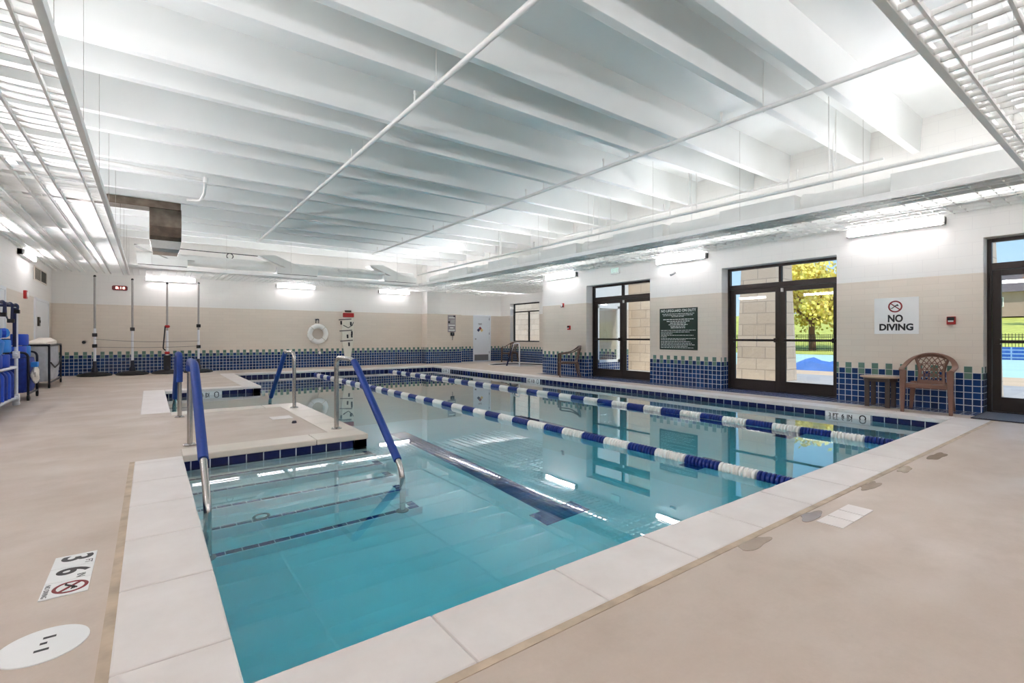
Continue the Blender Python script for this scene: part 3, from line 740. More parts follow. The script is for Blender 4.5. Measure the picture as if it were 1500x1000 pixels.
# ------------------------------------------------------------------ lane ropes
fm = {}
for key in ('float_blue', 'float_white'):
    b = MB(); L = .352; prof = []
    nd = 9
    for k in range(nd):
        z = -L / 2 + L * k / nd; dz = L / nd; prof += [(.036, z), (.054, z + dz * .2), (.057, z + dz * .5), (.054, z + dz * .8), (.036, z + dz * .98)]
    b.lathe(prof, 14, Matrix.Rotation(R(90), 4, 'X')); fm[key] = b
def lane_rope(x, label):
    y0, y1 = 1.76, 16.59; o = thing('lane_rope', label, 'lane rope', (x, (y0 + y1) / 2, -.112)); oy = o.location.y
    MB().tube([(0, y0 - oy, 0), (0, y1 - oy, 0)], .006, 6).build('cable', 'steel', o)
    first = {}; k = 0; y = y0 + .22
    while y < y1 - .15:
        key = 'float_blue' if k % 2 == 0 else 'float_white'
        if key not in first: f = fm[key].build('float', key, o); first[key] = f
        else: f = first[key].copy(); COL.objects.link(f); f.parent = o
        f.location = (0, y - oy, 0); f['label'] = 'blue ribbed float' if k % 2 == 0 else 'white ribbed float'
        y += .358; k += 1
lane_rope(4.3, 'blue and white floating lane rope, the nearer one to the stairs')
lane_rope(6.83, 'blue and white floating lane rope, the one nearer the glazed doors')

# ------------------------------------------------------------------ resin chairs and table
def make_chair(label, mat='resin'):
    """faces local -Y"""
    o = thing('patio_chair', label, 'chair')
    # seat: dished sheet with a rolled front
    st = MB(); nx, ny = 8, 8; top = []; bot = []
    for j in range(ny + 1):
        for i in range(nx + 1):
            u, v = i / nx * 2 - 1, j / ny; wd = .245 - .03 * v
            z = .425 - .02 * (1 - u * u) * (1 - abs(v - .45)) - .018 * v - (.03 * max(0, .12 - v) / .12)
            top.append((u * wd, -.26 + .48 * v, z)); bot.append((u * wd, -.26 + .48 * v, z - .012))
    K = (nx + 1) * (ny + 1); fs = []
    for j in range(ny):
        for i in range(nx):
            a = j * (nx + 1) + i; q = (a, a + 1, a + nx + 2, a + nx + 1); fs.append(q); fs.append(tuple(K + t for t in reversed(q)))
    rim = [i for i in range(nx + 1)] + [(j + 1) * (nx + 1) - 1 for j in range(1, ny + 1)] + [ny * (nx + 1) + i for i in range(nx - 1, -1, -1)] + [j * (nx + 1) for j in range(ny - 1, 0, -1)]
    for a, b in zip(rim, rim[1:] + rim[:1]): fs.append((a, K + a, K + b, b))
    st.add(top + bot, fs, True); st.box(-.245, -.262, .36, .245, -.245, .41)
    for s in (-1, 1): st.box(s * .245, -.25, .365, s * .225, .18, .41)
    st.build('seat', mat, o)
    # continuous arm and top rail
    half = [(.275, -.285, .615), (.285, -.24, .635), (.292, -.1, .65), (.288, .06, .675), (.262, .18, .735), (.2, .26, .80), (.11, .297, .845), (0, .308, .858)]
    path = half + [(-x, y, z) for x, y, z in half[-2::-1]]
    sec = [(1, .0), (.8, .32), (0, .42), (-.8, .32), (-1, 0), (-.8, -.32), (0, -.42), (.8, -.32)]
    path2 = []
    for a, b in zip(path, path[1:]):
        for k in range(3): path2.append(Vector(a).lerp(Vector(b), k / 3))
    path2.append(Vector(path[-1]))
    for _ in range(2): path2 = [path2[0]] + [(path2[i - 1] + path2[i] * 2 + path2[i + 1]) / 4 for i in range(1, len(path2) - 1)] + [path2[-1]]
    MB().tube(path2, .036, sec=sec, up=(0, 0, 1)).build('arm_rail', mat, o)
    # back panel: two uprights, bottom solid and a diamond lattice
    bk = MB()
    def P(u, v):  # u -1..1, v 0..1 over the back panel
        wd = .15 + .045 * v * v + .02 * math.sin(v * PI) * -1; z = .40 + .44 * v - .05 * abs(u) ** 2 * v
        return Vector((u * wd, .2 + .1 * v + .02 * (1 - u * u) * v, z))
    for s in (-1, 1): bk.tube([P(s, v / 8) for v in range(9)], .02, 8)
    def band(v0, v1):
        secs = []
        for i in range(9):
            u = -1 + i / 4; p, q = P(u, v0), P(u, v1); secs.append([p + Vector((0, -.008, 0)), q + Vector((0, -.008, 0)), q + Vector((0, .008, 0)), p + Vector((0, .008, 0))])
        bk.loft(secs, smooth=False)
    band(0.0, .12); band(.92, 1.0)
    for k in range(-5, 6):
        for s in (-1, 1):
            pts = []
            for t in range(0, 13):
                v = .1 + .84 * t / 12; u = k / 2.6 + s * (v - .5) * 1.9
                if abs(u) <= 1: pts.append(P(u, v))
            if len(pts) > 1: bk.tube(pts, .0065, 5)
    for v in (.3, .5, .7): bk.tube([P(-1 + i / 4, v) for i in range(9)], .006, 5)
    bk.build('backrest', mat, o)
    def leg(p0, p1, w0, w1, d0, d1):
        b = MB(); s0 = [(p0[0] + a * w0, p0[1] + c_ * d0, p0[2]) for a, c_ in ((-1, -1), (1, -1), (1, 1), (-1, 1))]
        s1 = [(p1[0] + a * w1, p1[1] + c_ * d1, p1[2]) for a, c_ in ((-1, -1), (1, -1), (1, 1), (-1, 1))]
        m_ = [tuple((x + y) / 2 for x, y in zip(q, r)) for q, r in zip(s0, s1)]
        b.loft([s0, m_, s1], smooth=False); return b
    for s in (-1, 1):
        leg((s * .27, -.275, 0), (s * .262, -.262, .62), .022, .04, .02, .028).build('leg', mat, o, bevel=.006)
        leg((s * .25, .285, 0), (s * .205, .2, .43), .02, .036, .018, .028).build('leg', mat, o, bevel=.006)
    return o
ch = make_chair('brown resin armchair with lattice back beside the small round table')
ch.location = (9.28, 2.13, 0.004); ch.rotation_euler = (0, 0, R(-84))
c2 = make_chair('dark brown resin armchair standing alone between the alcove and the far double doors', 'resin_mid'); c2.location = (9.38, 9.98, .004); c2.rotation_euler = (0, 0, R(-127))
dup(c2, (12.7, 17.25, 0), R(-70), 'dark brown resin armchair in the alcove under the window, behind the hot tub')
o = thing('side_table', 'small round resin side table with four dark legs beside the near chair', 'table', (9.38, 2.76, .004))
t = MB(); t.lathe([(.24, .455), (.268, .462), (.272, .475), (.265, .482), (.0, .484)], 36, Matrix.Diagonal((.85, 1, 1, 1))); t.build('tabletop', 'taupe', o)
t = MB(); t.lathe([(.222, .40), (.225, .458), (.2, .458), (.2, .40)], 32, Matrix.Diagonal((.85, 1, 1, 1)), cap=False); t.build('apron', 'resin_dark', o)
for a in (35, 145, 215, 325):
    x, y = .2 * math.cos(R(a)) * .85, .235 * math.sin(R(a)); MB().box(x - .016, y - .032, 0, x + .016, y + .032, .456).build('leg', 'resin_dark', o, bevel=.004)
o = thing('door_mat', 'dark ribbed mat on the floor inside the rightmost glazed door', 'mat', (9.45, 0.8, .004))
MB().box(-.45, -.75, 0, .42, .8, .014).build('pad', 'mat', o, bevel=.003); 
eb = MB(); eb.box(-.47, -.77, 0, -.45, .82, .01); eb.box(-.47, .8, 0, .44, .82, .01); eb.box(.42, -.77, 0, .44, .82, .01); eb.build('border', 'black', o)

# ------------------------------------------------------------------ signs and small wall things
def no_dive(parent, L, r):
    """ring, bar and diver figure on plane L"""
    b = MB(); b.torus(r, r * .13, 32, 8, L @ Matrix.Scale(.25, 4, (0, 0, 1)))
    b.box(-r, -r * .09, 0, r, r * .09, .003, L @ Matrix.Rotation(R(-40), 4, 'Z')); b.build('prohibition_symbol', 'ink_red', parent)
    d_ = MB(); q = lambda pts, w: d_.tube([L @ Vector((x * r, y * r, .002)) for x, y in pts], w * r, 6)
    q([(-.5, -.35), (-.1, .0), (.2, .2)], .07); q([(.2, .2), (.52, .1)], .05); q([(-.5, -.35), (-.72, -.3)], .05); q([(.0, .12), (.4, .42)], .06)
    d_.torus(.08 * r, .06 * r, 12, 6, L @ Matrix.Translation((.38 * r, .22 * r, .001)) @ Matrix.Scale(.2, 4, (0, 0, 1)))
    d_.build('diver_figure', 'ink', parent)
o = thing('no_diving_sign', 'white NO DIVING sign with a red ring on the right wall', 'sign', (XR, 2.655, 1.455)); L = face_right((0, 0, 0))
MB().box(-.295, -.295, 0, .295, .295, .006, L).build('panel', 'sign_white', o)
text('NO', .16, L @ Matrix.Translation((-.01, -.05, .007)), 'ink', o, bold=.006, width=.2); text('DIVING', .145, L @ Matrix.Translation((0, -.19, .007)), 'ink', o, bold=.006, width=.45)
no_dive(o, L @ Matrix.Translation((-.01, .15, .006)), .085)
o = thing('lifeguard_sign', 'dark green NO LIFEGUARD ON DUTY rules sign between the two double doors', 'sign', (XR, 6.735, 1.29)); L = face_right((0, 0, 0))
MB().box(-.5, -.48, 0, .5, .48, .008, L).build('panel', 'sign_green', o)
text('NO LIFEGUARD ON DUTY', .085, L @ Matrix.Translation((0, .42, .009)), 'ink_white', o, width=.92, bold=.001)
rr = random.Random(3); lines = MB()
def words(y, x0, x1, h=.011):
    x = x0
    while x < x1 - .01:
        w_ = min(rr.uniform(.025, .085), x1 - x); lines.box(x, y - h / 2, .008, x + w_, y + h / 2, .0095, L); x += w_ + .014
for y, a, b in ((.35, -.42, .42), (.315, -.4, .4), (.285, -.17, .17)): words(y, a, b)
for y, a in ((.222, .4), (.178, .3), (.138, .21), (.1, .25), (.064, .2), (.028, .19)): words(y, -a, a, .015)
for y, a in ((-.03, .45), (-.07, .3), (-.11, -.15), (-.145, .4), (-.18, -.3), (-.22, .45), (-.25, .2), (-.29, .32), (-.325, .36), (-.36, .43), (-.395, .25), (-.43, .4)): words(y, -.46, a)
lines.build('rule_lines', 'ink_white', o)
o = thing('rules_sign', 'grey notice sign with white lines on the back wall left of the white door', 'sign', (10.25, YB - .45, 1.66)); L = face_back((0, 0, 0))
MB().box(-.19, -.36, 0, .19, .36, .008, L).build('panel', 'sign_grey', o)
lines = MB()
for y, a in ((.25, .14), (-.07, .16), (-.18, .08), (-.28, .15)): lines.box(-a, y - .022, .008, a, y + .022, .0095, L)
for k in range(5): lines.box(-.05, .16 - k * .035, .008, .15, .166 - k * .035, .0095, L)
lines.build('lines', 'ink_white', o)
MB().box(.08, .27, .008, .17, .34, .0095, L).box(-.17, .02, .008, -.09, .1, .0095, L).build('pictogram', 'ink', o)
o = thing('key_box', 'small black box on the back wall under the grey notice sign', 'box', (10.27, YB - .45, 1.22))
MB().box(-.08, -.06, -.07, .08, 0, .07).build('case', 'black', o, bevel=.006); MB().box(-.04, -.064, -.02, .03, -.06, .04).build('face', 'grey', o)
MB().tube([(0, -.03, -.07), (.01, -.03, -.16), (0, -.03, -.26)], .01, 6).build('cord', 'dark_metal', o)
o = thing('hazard_sign', 'diamond hazard sign with coloured quarters on the white back door', 'sign', (12.0, YB + .049, 1.4)); L = face_back((0, 0, 0))
for dx, dy, mname in ((0, .085, M['ink_red']), (-.085, 0, M['navy']), (.085, 0, plain('yellow_sign', srgb(222, 190, 120))), (0, -.085, M['sign_white'])):
    MB().box(-.058, -.058, 0, .058, .058, .003, L @ Matrix.Translation((dx, dy, 0)) @ Matrix.Rotation(R(45), 4, 'Z')).build('quarter', mname, o)
lb_ = MB().box(-.1, .28, 0, .1, .31, .002, L); lb_.box(-.08, .235, 0, .08, .26, .002, L); lb_.build('caption', 'sign_grey', o)
o = thing('wall_clock', 'red digital clock reading 8:18 high on the back wall between two poles', 'clock', (-0.715, YB, 2.55)); L = face_back((0, 0, 0))
cb = MB(); cb.prism([(-.18, -.045), (-.15, -.07), (.15, -.07), (.18, -.045), (.18, .045), (.15, .07), (-.15, .07), (-.18, .045)], 0, .05, L); cb.build('case', 'clock_face', o, bevel=.004)
text('8:18', .1, L @ Matrix.Translation((.01, 0, .052)), 'led', o, name='digits', width=.22)
o = thing('exit_sign', 'green lettered EXIT sign high on the right wall under the grid ceiling', 'sign', (XR, 8.6, 2.83)); L = face_right((0, 0, 0))
MB().box(-.15, -.085, 0, .15, .085, .045, L).build('case', 'sign_white', o, bevel=.005)
text('EXIT', .14, L @ Matrix.Translation((0, 0, .046)), 'exit_green', o, width=.24, bold=.002)
o = thing('security_camera', 'small dark dome sensor on the right wall below the middle fixture', 'sensor', (XR, 6.8, 2.6))
MB().lathe([(.045, 0), (.045, .02), (.02, .03)], 16, Matrix.Rotation(R(-90), 4, 'Y')).build('mount', 'white', o)
MB().tube([(-.02, 0, 0), (-.07, .02, -.04), (-.13, .05, -.07)], .028, 10).build('body', 'grey', o)
def alarm(y, z, label, strobe):
    o = thing('fire_strobe' if strobe else 'fire_pull_station', label, 'fire alarm', (XR, y, z))
    MB().box(-.045, -.05, -.06, 0, .05, .06).build('body', 'red', o, bevel=.006)
    if strobe: MB().box(-.075, -.018, -.04, -.045, .018, .05).build('lens', 'sign_white', o, bevel=.004); MB().box(-.06, -.045, -.055, -.045, .045, -.01).build('horn', 'ink', o)
    else:
        MB().box(-.06, -.04, .0, -.045, .04, .05).build('top_plate', 'ink', o); MB().box(-.068, -.03, -.02, -.045, .03, .0).build('pull_bar', 'sign_white', o, bevel=.003)
    return o
alarm(10.62, 2.03, 'red fire strobe on the right wall above the far brown chair', True)
alarm(10.35, 1.37, 'red fire pull station on the right wall below the strobe and above the far chair', False)
alarm(1.97, 1.36, 'red fire pull station on the right wall right of the NO DIVING sign', False)
o = thing('fire_strobe', 'red fire strobe on the left wall below the light fixture', 'fire alarm', (XL, 14.84, 2.03))
MB().box(0, -.07, -.09, .05, .07, .09).build('body', 'red', o, bevel=.006); MB().box(.05, -.02, -.05, .08, .02, .06).build('lens', 'sign_white', o)
o = thing('switch_plate', 'small dark switch plate on the white left door beside the beige tile', 'switch', (XL + .015, 16.4, 1.48))
MB().box(0, -.1, -.11, .03, .1, .11).build('plate', 'vent', o, bevel=.004); MB().box(.03, -.03, -.03, .045, .03, .03).build('toggle', 'black', o)
o = thing('vent_grille', 'dark square vent grille high on the left wall near the corner', 'vent', (XL, 16.8, 2.63))
f = MB(); f.box(0, -.85, -.17, .02, -.82, .17); f.box(0, .82, -.17, .02, .85, .17); f.box(0, -.82, .14, .02, .82, .17); f.box(0, -.82, -.17, .02, .82, -.14); f.box(0, -.02, -.14, .02, .02, .14); f.build('frame', 'white_cloth', o)
f = MB(); f.box(0, .02, -.14, .004, .82, .14); f.build('dark_panel', 'vent', o); 
f = MB(); f.box(0, -.82, -.14, .004, -.02, .14); f.build('pale_panel', plain('vent_pale', srgb(190, 184, 160)), o)
f = MB()
for k in range(9): f.box(.004, -.82, -.13 + k * .03, .014, .82, -.122 + k * .03)
f.build('louvres', 'vent', o)

# life ring, rescue board
o = thing('life_ring', 'white ring buoy hanging from a hook on the back wall', 'life ring', (4.9, YB - .105, 1.21)); A = Matrix.Rotation(R(90), 4, 'X')
MB().torus(.28, .085, 40, 14, A).build('ring', 'ring', o)
for k in range(4):
    a = PI / 4 + k * PI / 2; b = MB(); b.torus(.09, .012, 20, 6, Matrix.Rotation(-a, 4, 'Y') @ Matrix.Translation((.28, 0, 0)) @ Matrix.Diagonal((1, 1, 1, 1)) @ Matrix.Identity(4)); b.build('strap', 'rope', o)
rp_ = [((.37 + .02 * math.sin(8 * t)) * math.cos(t), -.02, (.37 + .02 * math.sin(8 * t)) * math.sin(t)) for t in [2 * PI * k / 60 for k in range(60)]]
MB().tube(rp_, .009, 6, closed=True).build('grab_line', 'rope', o)
o = thing('wall_hook', 'small wire hook on the back wall holding the ring buoy', 'hook', (4.9, YB, 1.72))
MB().tube(fillet([(-.05, -.02, -.12), (-.05, -.06, .0), (0, -.09, .04), (.05, -.06, 0), (.05, -.02, -.12)], .03), .012, 8).build('wire', 'dark_metal', o)
MB().box(-.07, -.015, -.02, .07, 0, .04).build('plate', 'grey', o)
MB().tube([(0, -.08, .0), (-.03, -.08, -.12), (-.1, -.1, -.22)], .008, 6).build('lanyard', 'rope', o)
o = thing('float_line', 'coiled pale throw line hanging below the ring buoy to the tile', 'rope', (4.95, YB - .04, .68))
MB().tube([(-.05, 0, .25), (-.02, -.02, .1), (.02, 0, 0), (.03, -.02, -.12)], .012, 6).build('line', 'rope', o); MB().lathe([(.0, -.06), (.045, -.03), (.045, .03), (0, .06)], 12, Matrix.Translation((.03, -.02, -.16))).build('float', 'ring', o)
o = thing('rescue_board', 'cream rescue spine board with red head block standing against the back wall', 'rescue board', (6.0, YB - .05, 0.34)); L = face_back((0, 0, 0))
poly = [(-.11, 0), (.11, 0), (.14, .2), (.21, .55), (.22, 1.0), (.22, 1.62), (.19, 1.74), (-.19, 1.74), (-.22, 1.62), (-.22, 1.0), (-.21, .55), (-.14, .2)]
MB().prism(poly, -.03, .03, L).build('board', 'board', o, bevel=.012)
for z in (1.42, 1.0, .62): MB().box(-.225, z - .02, -.035, .225, z + .02, .038, L @ Matrix.Rotation(R(4), 4, 'Z')).build('strap', 'rope_dark', o)
MB().box(-.2, 1.5, .03, .2, 1.66, .13, L).build('head_block', 'red', o, bevel=.02)
MB().box(-.12, 1.69, .0, .12, 1.76, .05, L).build('top_bar', 'vent', o)
for x, z in ((.17, 1.25), (.19, .9), (.18, .8), (-.19, 1.3), (.02, .78), (.06, .48)): MB().box(x - .03, z - .07, .03, x + .03, z + .07, .06, L @ Matrix.Rotation(R(3), 4, 'Z')).build('buckle', 'black', o, bevel=.008)
MB().tube([L @ Vector(q) for q in ((-.18, 1.2, .04), (0, 1.1, .07), (.16, 1.2, .05), (.2, 1.32, .04))], .014, 6).build('webbing', 'dark_metal', o)

# ------------------------------------------------------------------ net poles along the back wall
def pole(x, y, label, ht, clips, red):
    o = thing('net_pole', label, 'pole', (x, y, 0))
    b = MB(); b.lathe([(.38, 0), (.39, .03), (.35, .07), (.2, .1), (.09, .115)], 8); b.build('base', 'black', o)
    b = MB(); b.lathe([(.08, .09), (.07, .2), (.045, .26), (.04, .42)], 14); b.build('socket', 'dark_metal', o)
    MB().cyl((0, 0, .3), (0, 0, ht * .48), .032, 12).build('lower_tube', 'pvc', o); MB().cyl((0, 0, ht * .48), (0, 0, ht), .026, 12).build('upper_tube', 'pole_silver', o)
    MB().lathe([(.03, ht), (.034, ht + .02), (.02, ht + .05)], 12).build('cap', 'black', o)
    for z in clips: MB().box(-.055, -.055, z - .05, .055, .04, z + .05).build('clip', 'black', o, bevel=.01)
    for z in red: MB().lathe([(.05, z - .04), (.075, z), (.05, z + .04)], 14).build('knob', 'red', o)
    if red: MB().tube(fillet([(-.05, -.05, red[-1]), (-.09, -.06, .9), (-.1, -.06, .75), (-.04, -.05, .7)], .05), .018, 6).build('strap', 'black', o); MB().box(-.09, -.06, .12, .09, .06, .55).build('winch', 'black', o, bevel=.02)
    return o
pole(-1.25, 18.08, 'grey pole on a round black base, leftmost of the four by the back wall', 2.80, [1.16, .85], [])
pole(-0.41, 18.06, 'grey pole on a round black base, second from the left by the back wall', 2.76, [1.33], [])
pole(0.42, 18.08, 'grey pole with red knobs on a black base, third by the back wall', 2.70, [], [.62, 1.42])
pole(1.22, 18.08, 'grey pole on a round black base, rightmost of the four by the back wall', 2.76, [1.45, .8], [])
o = thing('cord', 'upper thin cord strung between the four poles by the back wall', 'cord', (0, 18.02, .98))
MB().tube([(-1.25 + 2.47 * k / 20, 0, .06 - .05 * math.sin(PI * k / 20) - .06 * k / 20) for k in range(21)], .006, 5).build('line', 'rope_dark', o)
o = thing('cord', 'lower thin cord strung between the four poles by the back wall', 'cord', (0, 18.02, .82))
MB().tube([(-1.25 + 2.47 * k / 20, 0, -.03 * math.sin(PI * k / 20)) for k in range(21)], .006, 5).build('line', 'rope_dark', o)
o = thing('wall_anchor', 'small dark knob on the beige back wall left of the first pole', 'knob', (-1.52, YB, .95))
MB().lathe([(.02, 0), (.045, .02), (.04, .05), (.0, .055)], 12, Matrix.Rotation(R(90), 4, 'X')).build('cap', 'black', o)

# ------------------------------------------------------------------ carts at the left
rg = random.Random(11)
o = thing('float_rack', 'white pipe rack with a tall post at the left edge of the photo', 'rack', (-1.75, 10.2, 0))
def pv(name, pts, r=.03, mat='pvc', par=o): return MB().tube(pts, r, 10).build(name, mat, par)
for x, y, h_ in ((.0, 1.0, 1.62), (-.38, 1.0, 1.62), (.0, -1.1, 1.62), (-.38, -1.1, 1.62)):
    pv('post', [(x, y, .06), (x, y, h_)], .024); pv('post_sleeve', [(x - .012, y + .0, .95), (x - .012, y, h_ - .04)], .03, 'navy')
for z in (.12, .62, 1.62):
    for x in (0, -.38): pv('side_rail', [(x, -1.1, z), (x, 1.0, z)], .022, 'pvc' if z < 1 else 'navy')
    for y in (-1.1, 1.0): pv('end_rail', [(0, y, z), (-.38, y, z)], .022, 'pvc' if z < 1 else 'navy')
for x in (0, -.38):
    for y in (1.0, -1.1):
        b = MB()
        for z in (.12, .82): b.box(x - .04, y - .04, z - .06, x + .04, y + .04, z + .06); b.cyl((x, y - .1, z), (x, y, z), .034)
        b.build('pipe_fitting', 'pvc', o, bevel=.01); MB().lathe([(.04, 0), (.05, .02), (.04, .06)], 12, Matrix.Translation((x, y, 0))).build('foot', 'pvc', o)
MB().box(-.37, -1.08, .60, -.01, .98, .625).build('shelf', 'mesh_blue', o)
# straps slung over the top rail
for k, (y, l) in enumerate(((.9, .08), (.5, .24), (.0, .16))):
    s_ = thing('float_belt', ['navy belt looped on the rack rail right at its post', 'navy belt hanging lowest from the rack rail', 'navy belt on the rack rail farthest from the post'][k], 'belt', (-1.75, 10.2 + y, 1.62))
    MB().tube(fillet([(.035, -.03, -l), (.04, -.02, 0), (0, 0, .035), (-.04, .02, 0), (-.035, .03, -l * .8), (0, 0, -l - .03), (.035, -.03, -l)], .03), .011, sec=[(1.6, .3), (-1.6, .3), (-1.6, -.3), (1.6, -.3)]).build('webbing', 'navy', s_)
    MB().box(-.015, -.055, -l - .05, .06, .02, -l + .01).build('buckle', 'black', s_, bevel=.006)
# foam floats heaped on the shelf: foam belts and dumbbells
def foam_belt(loc, rot, mat, label):
    q = thing('foam_float', label, 'foam float', loc); q.rotation_euler = rot
    b = MB(); pts = [(.22 * math.cos(t), .16 * math.sin(t), 0) for t in [R(200 + 140 * k / 8) for k in range(9)]]
    b.tube(pts, .1, sec=[(.3, 1), (-.3, 1), (-.4, .8), (-.4, -.8), (-.3, -1), (.3, -1), (.4, -.8), (.4, .8)], up=(0, 0, 1)); b.build('foam', mat, q)
    b = MB(); b.tube([(-.2, -.05, 0), (-.1, .1, .01), (.1, .1, .01), (.2, -.05, 0)], .012, 5); b.build('strap', 'navy', q); return q
def dumbbell(loc, rot, mat, label):
    q = thing('foam_dumbbell', label, 'foam dumbbell', loc); q.rotation_euler = rot
    MB().cyl((-.12, 0, 0), (.12, 0, 0), .017).build('bar', 'pvc', q)
    for s in (-1, 1): MB().lathe([(.05, -.05), (.075, -.045), (.075, .045), (.05, .05)], 8, Matrix.Translation((s * .11, 0, 0)) @ Matrix.Rotation(R(90), 4, 'Y')).build('foam_end', mat, q)
    return q
pos = ['at the right end of the rack heap by the post', 'next to the post on the rack shelf', 'low in the heap near the post', 'on top of the rack heap', 'at the back of the rack heap', 'in the middle of the rack heap', 'on the left of the rack heap', 'near the photo edge on the rack']
k = 0
for y in (.72, .26, -.2, -.66):
    for z, mt in ((.735, 'foam_blue'), (.945, 'foam_light')):
        foam_belt((-1.975 + rg.uniform(-.015, .015), 10.2 + y, z + (.02 if z > .9 else 0)), (R(rg.uniform(-14, 14) if z > .9 else 0), R(rg.uniform(-12, 12) if z > .9 else 0), R(90 + rg.uniform(-9, 9))), mt, ('light ' if mt == 'foam_light' else 'deep ') + 'blue foam float belt ' + pos[k]); k += 1
k = 0
for y, z in ((.72, 1.165), (.45, 1.17), (.2, 1.165), (-.05, 1.17), (-.3, 1.165)):
    dumbbell((-1.94, 10.2 + y, z), (R(rg.uniform(0, 40)), R(rg.uniform(-8, 8)), R(rg.uniform(-35, 35))), 'foam_light' if k % 2 == 0 else 'foam_blue', ['light blue', 'deep blue', 'light blue', 'deep blue', 'light blue'][k] + ' foam dumbbell ' + ['on the rack heap beside the post', 'second from the post on the rack heap', 'third from the post on the rack heap', 'fourth from the post on the rack heap', 'fifth from the post on the rack heap'][k]); k += 1
for k, y in enumerate((.82, .6, .38, .16, -.06, -.28)):
    q = thing('foam_noodle', ['blue foam noodle on the low rack bay nearest the post', 'second blue noodle from the post in the low rack bay', 'third blue noodle from the post in the low rack bay', 'fourth blue noodle from the post in the low rack bay', 'fifth blue noodle from the post in the low rack bay', 'sixth blue noodle from the post in the low rack bay'][k], 'noodle', (-1.9, 10.2 + y, .14))
    MB().tube(fillet([(.1, 0, 0), (.1, .02, .38), (.02, 0, .42), (-.12, 0, .4), (-.14, 0, 0)], .06), .055, 10).build('foam', 'foam_blue' if k % 2 else 'mesh_blue', q)
# blue mesh cart
o = thing('mesh_cart', 'blue mesh bag cart with dark hooped tube frame behind the pipe rack', 'cart', (-1.72, 12.25, 0))
for y in (-.42, .42):
    MB().tube(fillet([(.02, y, .1), (.02, y, .84), (-.4, y, .84), (-.4, y, .1)], .1), .018, 10).build('hoop', 'dark_metal', o)
for x in (.02, -.4): MB().tube([(x, -.42, .12), (x, .42, .12)], .016, 8).build('bottom_rail', 'dark_metal', o)
bg_ = MB(); secs = []
for z, g in ((.14, .0), (.2, .02), (.4, .035), (.6, .03), (.74, .0)):
    ring = []
    for k in range(24):
        a = 2 * PI * k / 24; cx_, sy_ = math.cos(a), math.sin(a); ex = abs(cx_) ** .5 * (1 if cx_ > 0 else -1); ey = abs(sy_) ** .5 * (1 if sy_ > 0 else -1)
        ring.append((-.19 + (.19 + g) * ex + .01 * math.sin(5 * a + z * 9), (.39 + g) * ey + .012 * math.sin(4 * a + z * 13), z))
    secs.append(ring)
bg_.loft(secs); bg_.build('mesh_bag', 'mesh_blue', o)
for x in (.02, -.4):
    for y in (-.42, .42): MB().lathe([(.02, -.02), (.052, -.015), (.052, .015), (.02, .02)], 14, Matrix.Translation((x, y, .052)) @ Matrix.Rotation(R(90), 4, 'Y')).build('caster', 'black', o)
k = 0
for y, z, mt in ((-.19, .84, 'foam_blue'), (.19, .84, 'foam_light'), (.0, 1.05, 'foam_blue')):
    foam_belt((-1.96, 12.25 + y, z + .01), (0, 0, R(80)), mt, ['deep blue foam belt in the mesh cart on the rack side', 'light blue foam belt at the far end of the mesh cart', 'deep blue foam belt lying on top in the mesh cart'][k]); k += 1
q = thing('cloth_bundle', 'pale crumpled bundle tied to the side of the blue mesh cart', 'bundle', (-1.66, 11.98, .45))
b = MB(); secs = []
for i in range(9):
    t = i / 8; rr_ = .11 * math.sin(PI * (.12 + .8 * t)); secs.append([((rr_ * (1 + .2 * math.sin(3 * a + i))) * math.cos(a) * .5 + .03, (rr_ * (1 + .2 * math.cos(4 * a + i))) * math.sin(a), -.16 + .32 * t) for a in [2 * PI * k / 16 for k in range(16)]])
b.loft(secs); b.build('cloth', 'white_cloth', q); MB().box(-.02, -.08, .13, .07, .06, .22).build('tag', 'foam_light', q, bevel=.01)
# grey mesh hamper
o = thing('storage_hamper', 'grey mesh hamper with dark rectangular frame near the back left corner', 'hamper', (-1.75, 15.3, 0))
for y in (-.85, .85):
    MB().tube(fillet([(.0, y, .1), (0, y, .93), (-.4, y, .93), (-.4, y, .1)], .05), .02, 8).build('end_frame', 'dark_metal', o)
for x in (0, -.4):
    for z in (.12, .93): MB().tube([(x, -.85, z), (x, .85, z)], .02, 8).build('rail', 'dark_metal', o)
bg_ = MB(); secs = []
for z, g in ((.14, -.02), (.2, .0), (.45, .015), (.7, .01), (.9, .0)):
    ring = []
    for k in range(32):
        a = 2 * PI * k / 32; cx_, sy_ = math.cos(a), math.sin(a); ex = abs(cx_) ** .35 * (1 if cx_ > 0 else -1); ey = abs(sy_) ** .35 * (1 if sy_ > 0 else -1)
        ring.append((-.2 + (.185 + g) * ex + .008 * math.sin(7 * a + z * 9), (.83 + g) * ey, z))
    secs.append(ring)
bg_.loft(secs); bg_.build('mesh_bag', 'mesh_grey', o)
MB().tube([(.02, -.8, .55), (.03, -.3, .42), (.03, .3, .48), (.02, .8, .66)], .014, 6).build('cord', 'black', o)
for x in (0, -.4):
    for y in (-.85, .85): MB().lathe([(.02, -.02), (.05, -.015), (.05, .015), (.02, .02)], 14, Matrix.Translation((x, y, .05)) @ Matrix.Rotation(R(90), 4, 'Y')).build('caster', 'black', o); 
q = thing('folded_cloth', 'folded white cover lying on top of the grey mesh hamper', 'cloth', (-1.95, 15.2, .95))
b = MB(); secs = []
for i in range(11):
    t = -1 + i / 5; hgt = .1 * (1 - t ** 4) + .02 + .02 * math.sin(4 * t); wd = .19 * (1 - .3 * t ** 4)
    secs.append([(-wd, t * .75, 0), (wd, t * .75, 0), (wd, t * .75, hgt * .6), (wd * .5, t * .75, hgt), (-wd * .5, t * .75, hgt), (-wd, t * .75, hgt * .6)])
b.loft(secs); b.build('fold', 'white_cloth', q)

